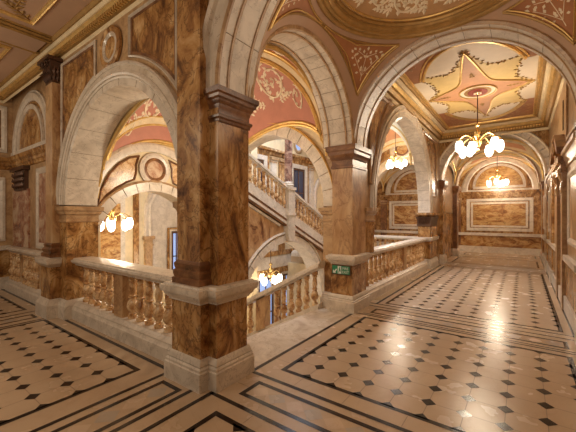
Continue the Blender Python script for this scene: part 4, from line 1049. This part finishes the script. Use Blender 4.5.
# small vaults between far arches: pink sail surfaces
def small_vault(x0, x1, y0, y1, spring, rise, name_lbl):
    def S(u, v):
        z = spring+rise*(half(u)+half(v)*.55)/1.25
        return Vector((x0+(x1-x0)*u, y0+(y1-y0)*v, z))
    m = MB().world(); m.grid(lambda i, j: S(cosu(i), cosu(j)), 24, 24); struct(m.build('ceiling', CREAM))
    k = 0
    for (s0, s1) in (((0, 0), (.5, .5)), ((1, 0), (.5, .5)), ((1, 1), (.5, .5)), ((0, 1), (.5, .5))):
        pass
    m = MB().world()
    def row(a0, b0, a1, b1):
        def fn(i, j):
            f = .12+.75*i; u = a0+(.5-a0)*f; w_ = (1-f)*.34
            if a0 == a1:  # side along v
                v = .5+(2*j-1)*w_; p = S(u, v)
            else: u = .5+(2*j-1)*w_; v = b0+(.5-b0)*f; p = S(u, v)
            return p-Vector((0, 0, .012))
        return fn
    for (a, b) in ((0, None), (1, None), (None, 0), (None, 1)):
        def fn(i, j, a=a, b=b):
            f = .08+.72*i; w_ = (1-f)*.36
            if b is None: u = a+(.5-a)*f; v = .5+(2*j-1)*w_
            else: u = .5+(2*j-1)*w_; v = b+(.5-b)*f
            return S(u, v)-Vector((0, 0, .014))
        m.grid(fn, 8, 12)
    o = m.build('vault_painting', ROSE)
    tag(o, name_lbl+', dusty pink painted cells', 'vault panels')
    m = MB().world()
    for (s0, s1) in (((0, 0), (1, 1)), ((0, 1), (1, 0))):
        m.tube([S(s0[0]+(s1[0]-s0[0])*cosu(i/30), s0[1]+(s1[1]-s0[1])*cosu(i/30))-Vector((0, 0, .02)) for i in range(31)], .03, 6)
    for fn in (lambda i: S(cosu(i), .01), lambda i: S(cosu(i), .99), lambda i: S(.01, cosu(i)), lambda i: S(.99, cosu(i))): m.tube([fn(i/30)-Vector((0, 0, .02)) for i in range(31)], .03, 6)
    tag(m.build('vault_ribs', GOLD), name_lbl+', gilt ribs', 'vault ribs')
small_vault(-2.2, .6, 12.25, 14.42, 2.9, 1.35, 'vault between the two far arches of the right gallery')
small_vault(-2.4, .62, 14.8, 16.5, 2.9, 1.30, 'vault over the last bay before the end wall')
small_vault(-5.9, -2.8, 10.3, 14.4, 3.2, 1.9, 'vault beyond the far balustrade behind the hanging chandelier')
small_vault(-5.9, -2.8, 14.8, 16.5, 2.9, 1.30, 'vault over the end bay left of the right gallery')
struct(MB().world().box(-7.6, .8, 10.2, 17, 5.3, 5.4).build('ceiling', CREAM))

# end wall y = 16.5
YE = 16.5
struct(MB(**FY(YE)).box(-8, .9, 0, 5.4, -.3, 0).build('wall_end', BROWN))
struct(MB(**FY(YE)).box(-8, .62, 0, .26, 0, .08).build('baseboard_end', WHITE))
m = MB(**FY(YE)); m.box(-8, .62, .74, .86, 0, .08); struct(m.build('trim_12', WHITE))
m = MB(**FY(YE)); m.box(-8, .62, .26, .74, 0, .02); struct(m.build('trim_13', FIG))
m = MB(**FY(YE)); m.box(-8, .62, 2.42, 2.50, 0, .05); m.box(-8, .62, 2.50, 2.60, 0, .10); m.box(-8, .62, 2.60, 2.68, 0, .15); struct(m.build('trim_14', BROWN))
def endbay(c, lab):
    t = thing('marble_inlay', 'wide framed marble panel '+lab, 'wall panel', (c, YE, 1.6))
    R = rect(c-1.2, c+1.2, .95, 2.36)
    MB(**FY(YE)).sweep(R, [(0, 0), (0, .05), (.11, .05), (.13, 0)], closed=True).build('outer_frame', WHITE, t)
    R = rect(c-1.03, c+1.03, 1.11, 2.20)
    MB(**FY(YE)).sweep(R, [(0, 0), (0, .03), (.08, .03), (.08, 0)], closed=True).build('inner_frame', WHITE, t)
    MB(**FY(YE)).poly(rect(c-.96, c+.96, 1.18, 2.13), 0, .02).build('slab', FIG, t)
    t = thing('lunette', 'framed marble lunette '+lab, 'lunette', (c, YE, 2.8))
    m = MB(**FY(YE)); m.sweep(arc(c, 1.16, 2.74, 2.70), [(0, 0), (0, .04), (.04, .06), (.20, .06), (.24, .03), (.26, 0)]); m.box(c-1.4, c+1.4, 2.68, 2.76, 0, .05); m.build('outer_arch', WHITE, t)
    m = MB(**FY(YE)); o = arc(c, .86, 2.90, 2.86); m.sweep(o+[], [(0, 0), (0, .04), (.10, .04), (.10, 0)]); m.box(c-.95, c+.95, 2.80, 2.90, 0, .04); m.build('inner_frame', WHITE, t)
    MB(**FY(YE)).poly(arc(c, .85, 2.90, 2.88), 0, .02).build('slab', FIG, t)
endbay(-.83, 'on the end wall of the right gallery'); endbay(-4.35, 'seen through the tall arch over the right balustrade')
for (x, lb) in ((-2.42, 'between the two wide panels'), (-2.85, 'left of the right gallery corner'), (-5.85, 'left of the panel behind the balustrade')):
    wpilaster('brown pilaster on the end wall, '+lb, FY(YE), x-.15, x+.15, .26, 2.42, DARK, (x, YE, 0))
# lunette wall with roundel beyond the far balustrade (y=14.5)
t = thing('roundel_arch', 'arched wall with white mouldings under a roundel behind the hanging chandelier', 'arch', (-4.3, 14.5, 2.8))
m = MB(**FY(14.5)); m.poly(arc(-4.3, 1.35, 2.62, None)+[(-2.6, 2.62), (-2.6, 5.4), (-6.0, 5.4), (-6.0, 2.62)], -.3, 0); m.build('tympanum', CREAM, t)
m = MB(**FY(14.5)); voussoirs(m, -4.3, 1.33, 2.62, 2.62, .17, -.34, .04, 15); m.build('voussoirs', WHITE, t)
m = MB(**FY(14.5)); m.sweep(arc(-4.3, 1.3, 3.75, None, 30, 165, 15), [(0, 0), (0, .04), (.13, .06), (.17, 0)]); m.build('outer_moulding', TAN, t)
MB(**FY(14.5)).box(-6.0, -5.7, 0, 2.62, -.3, .02).build('pier', BROWN, t)
roundel('small roundel ringed in white above the hanging chandelier in the middle distance', FY(14.48), -4.3, 4.58, .44, (-4.3, 14.48, 4.6), (WHITE, DARK, FIG))
for s, lb in ((-1, 'left'), (1, 'right')):
    panel('small brown tympanum panel on the %s of the distant roundel' % lb, FY(14.49), [(-4.3+s*a, b) for a, b in ((.52, 4.30), (.95, 4.0), (1.2, 3.75), (1.22, 4.0), (1.0, 4.55), (.62, 4.9))], (BROWN, TAN, None), .03, 0, (-4.3+s*.9, 14.49, 4.3))
wpilaster('brown pier right of the far balustrade behind the dark carved capital', FY(14.5), -2.95, -2.75, 0, 2.62, BROWN, (-2.85, 14.5, 0))

# ------------------------------------------------------------------ chandeliers
def chandelier(label, x, y, z, top, r=.42, n=8, gh=.155, rotz=0.0, group=None):
    """z is the level of globe centres"""
    t = thing('chandelier', label, 'chandelier', (x, y, top), group)
    MB().lathe((x, y, z+.45), [(.010, 0), (.010, top-z-.45)], 8).build('rod', BRONZE, t)
    MB().lathe((x, y, top-.06), [(.02, 0), (.05, .02), (.08, .06)], 14).build('ceiling_rose', BRASS, t)
    MB().lathe((x, y, z-.12), [(.005, 0), (.03, .02), (.035, .05), (.02, .09), (.05, .14), (.085, .20), (.09, .25), (.05, .30), (.03, .34), (.045, .38), (.07, .44), (.07, .47), (.03, .50), (.025, .56), (.06, .60), (.06, .62), (.01, .66)], 16).build('body', BRASS, t)
    for k in range(n):
        a = rotz+2*PI*k/n; rr = r if k % 2 == 0 else r*.8; dz = 0 if k % 2 == 0 else -.06; a += .0 if k % 2 == 0 else -.22
        ca, sa = math.cos(a), math.sin(a)
        pts = []
        for i in range(13):
            f = i/12; q = .06+(rr-.06)*f; h = .14+.10*math.sin(PI*f)*1.0+(.03)*f; pts.append((x+ca*q, y+sa*q, z+h+dz*f))
        m = MB(); m.tube(pts, .010, 6); m.lathe((x+ca*rr, y+sa*rr, z+dz+gh-.02), [(.055, -.01), (.05, .015), (.02, .03), (.012, .05)], 12)
        arm = m.build('arm', BRASS, t)
        g = MB().ball((x+ca*rr, y+sa*rr, z+dz), gh*.57, gh*.57, gh, 16, 12).build('globe', GLOBE, arm); g.location = -t.location
    return t
chandelier('large brass chandelier with many oval globes nearest in the right gallery', -.82, 8.42, 3.17, 4.42, .43, 7, .15, .25)
chandelier('smaller far chandelier before the end wall lunette of the right gallery', -.82, 15.5, 2.98, 4.25, .36, 6, .14, .5)
chandelier('chandelier seen through the tall arch over the right balustrade', -4.2, 13.2, 3.75, 5.2, .38, 6, .15, .2)
chandelier('chandelier with glowing globes seen through the broad left arch', -8.6, 4.02, 1.42, 5.2, .42, 6, .165, .75)
chandelier('low chandelier glowing under the upper stair flight', -7.0, 8.55, -.55, .9, .32, 5, .17, .9)
# ------------------------------------------------------------------ lights
def lamp(x, y, z, p, col=(1, .72, .42), r=.25):
    l = bpy.data.lights.new('lamp', 'POINT'); l.energy = p; l.color = col; l.shadow_soft_size = r
    o = bpy.data.objects.new('lamp_light', l); COL.objects.link(o); o.location = (x, y, z)
def arealight(x, y, z, sx, sy, p, col, rot=(0, 0, 0)):
    l = bpy.data.lights.new('daylight', 'AREA'); l.shape = 'RECTANGLE'; l.size = sx; l.size_y = sy; l.energy = p; l.color = col
    o = bpy.data.objects.new('daylight', l); COL.objects.link(o); o.location = (x, y, z); o.rotation_euler = rot
WARM = (1, .84, .63)
lamp(-.82, 8.42, 3.15, 130, WARM); lamp(-.82, 15.4, 2.95, 110, WARM); lamp(-4.15, 13.2, 3.7, 150, WARM)
lamp(-8.6, 4.25, 1.3, 190, WARM); lamp(-7.0, 7.35, -.4, 60, WARM); lamp(-.82, 13.3, 3.0, 20, WARM)
lamp(-4.3, 3.7, 2.3, 85, WARM, .3)
lamp(-.9, 3.0, 3.1, 22, WARM, .5)
lamp(-4.4, -.6, 3.0, 85, WARM, .4); lamp(-.6, -.8, 3.0, 50, WARM, .4); lamp(-7.9, .2, 3.0, 32, WARM, .4)  # unseen lamps added to light the near galleries, no chandeliers modelled
arealight(-5.0, 7.8, 6.2, 3.5, 3.5, 420, (.74, .83, 1.0))
arealight(-4.2, 12.2, 5.0, 1.5, 2.0, 15, (.85, .88, 1.0))
w = bpy.data.worlds.new('world'); sc.world = w; w.use_nodes = True
w.node_tree.nodes['Background'].inputs[0].default_value = (1, .86, .70, 1); w.node_tree.nodes['Background'].inputs[1].default_value = .22
GR = {'chandelier': 'brass chandeliers with lit globes', 'balustrade': 'marble balustrades around the stairwell', 'pilaster': 'pilasters along the walls',
      'wall ornament': 'round wall ornaments', 'wall panel': 'framed marble wall panels', 'spandrel panel': 'leafy spandrel panels under the dome', 'vault panel': 'pink vault panels over the stair',
      'arch': 'marble arches', 'pillar': 'brown marble pillars', 'pier': 'piers carrying the low arches', 'window': 'stairwell windows', 'lunette': 'end wall lunettes', 'ornament': 'gilt ceiling sprays'}
for o in list(bpy.data.objects):
    if o.get('category') in GR and not o.get('group'): o['group'] = GR[o['category']]
# ------------------------------------------------------------------ camera
cam = bpy.data.cameras.new('camera'); co = bpy.data.objects.new('camera', cam); COL.objects.link(co)
cam.sensor_width = 36; cam.lens = 20.0; cam.clip_start = .05
co.location = (0, 0, 1.6); co.rotation_euler = (PI/2, 0, math.radians(36.2)); sc.camera = co
sc.view_settings.view_transform = 'Standard'; sc.view_settings.look = 'None'; sc.view_settings.exposure = 0.0; sc.view_settings.gamma = 1
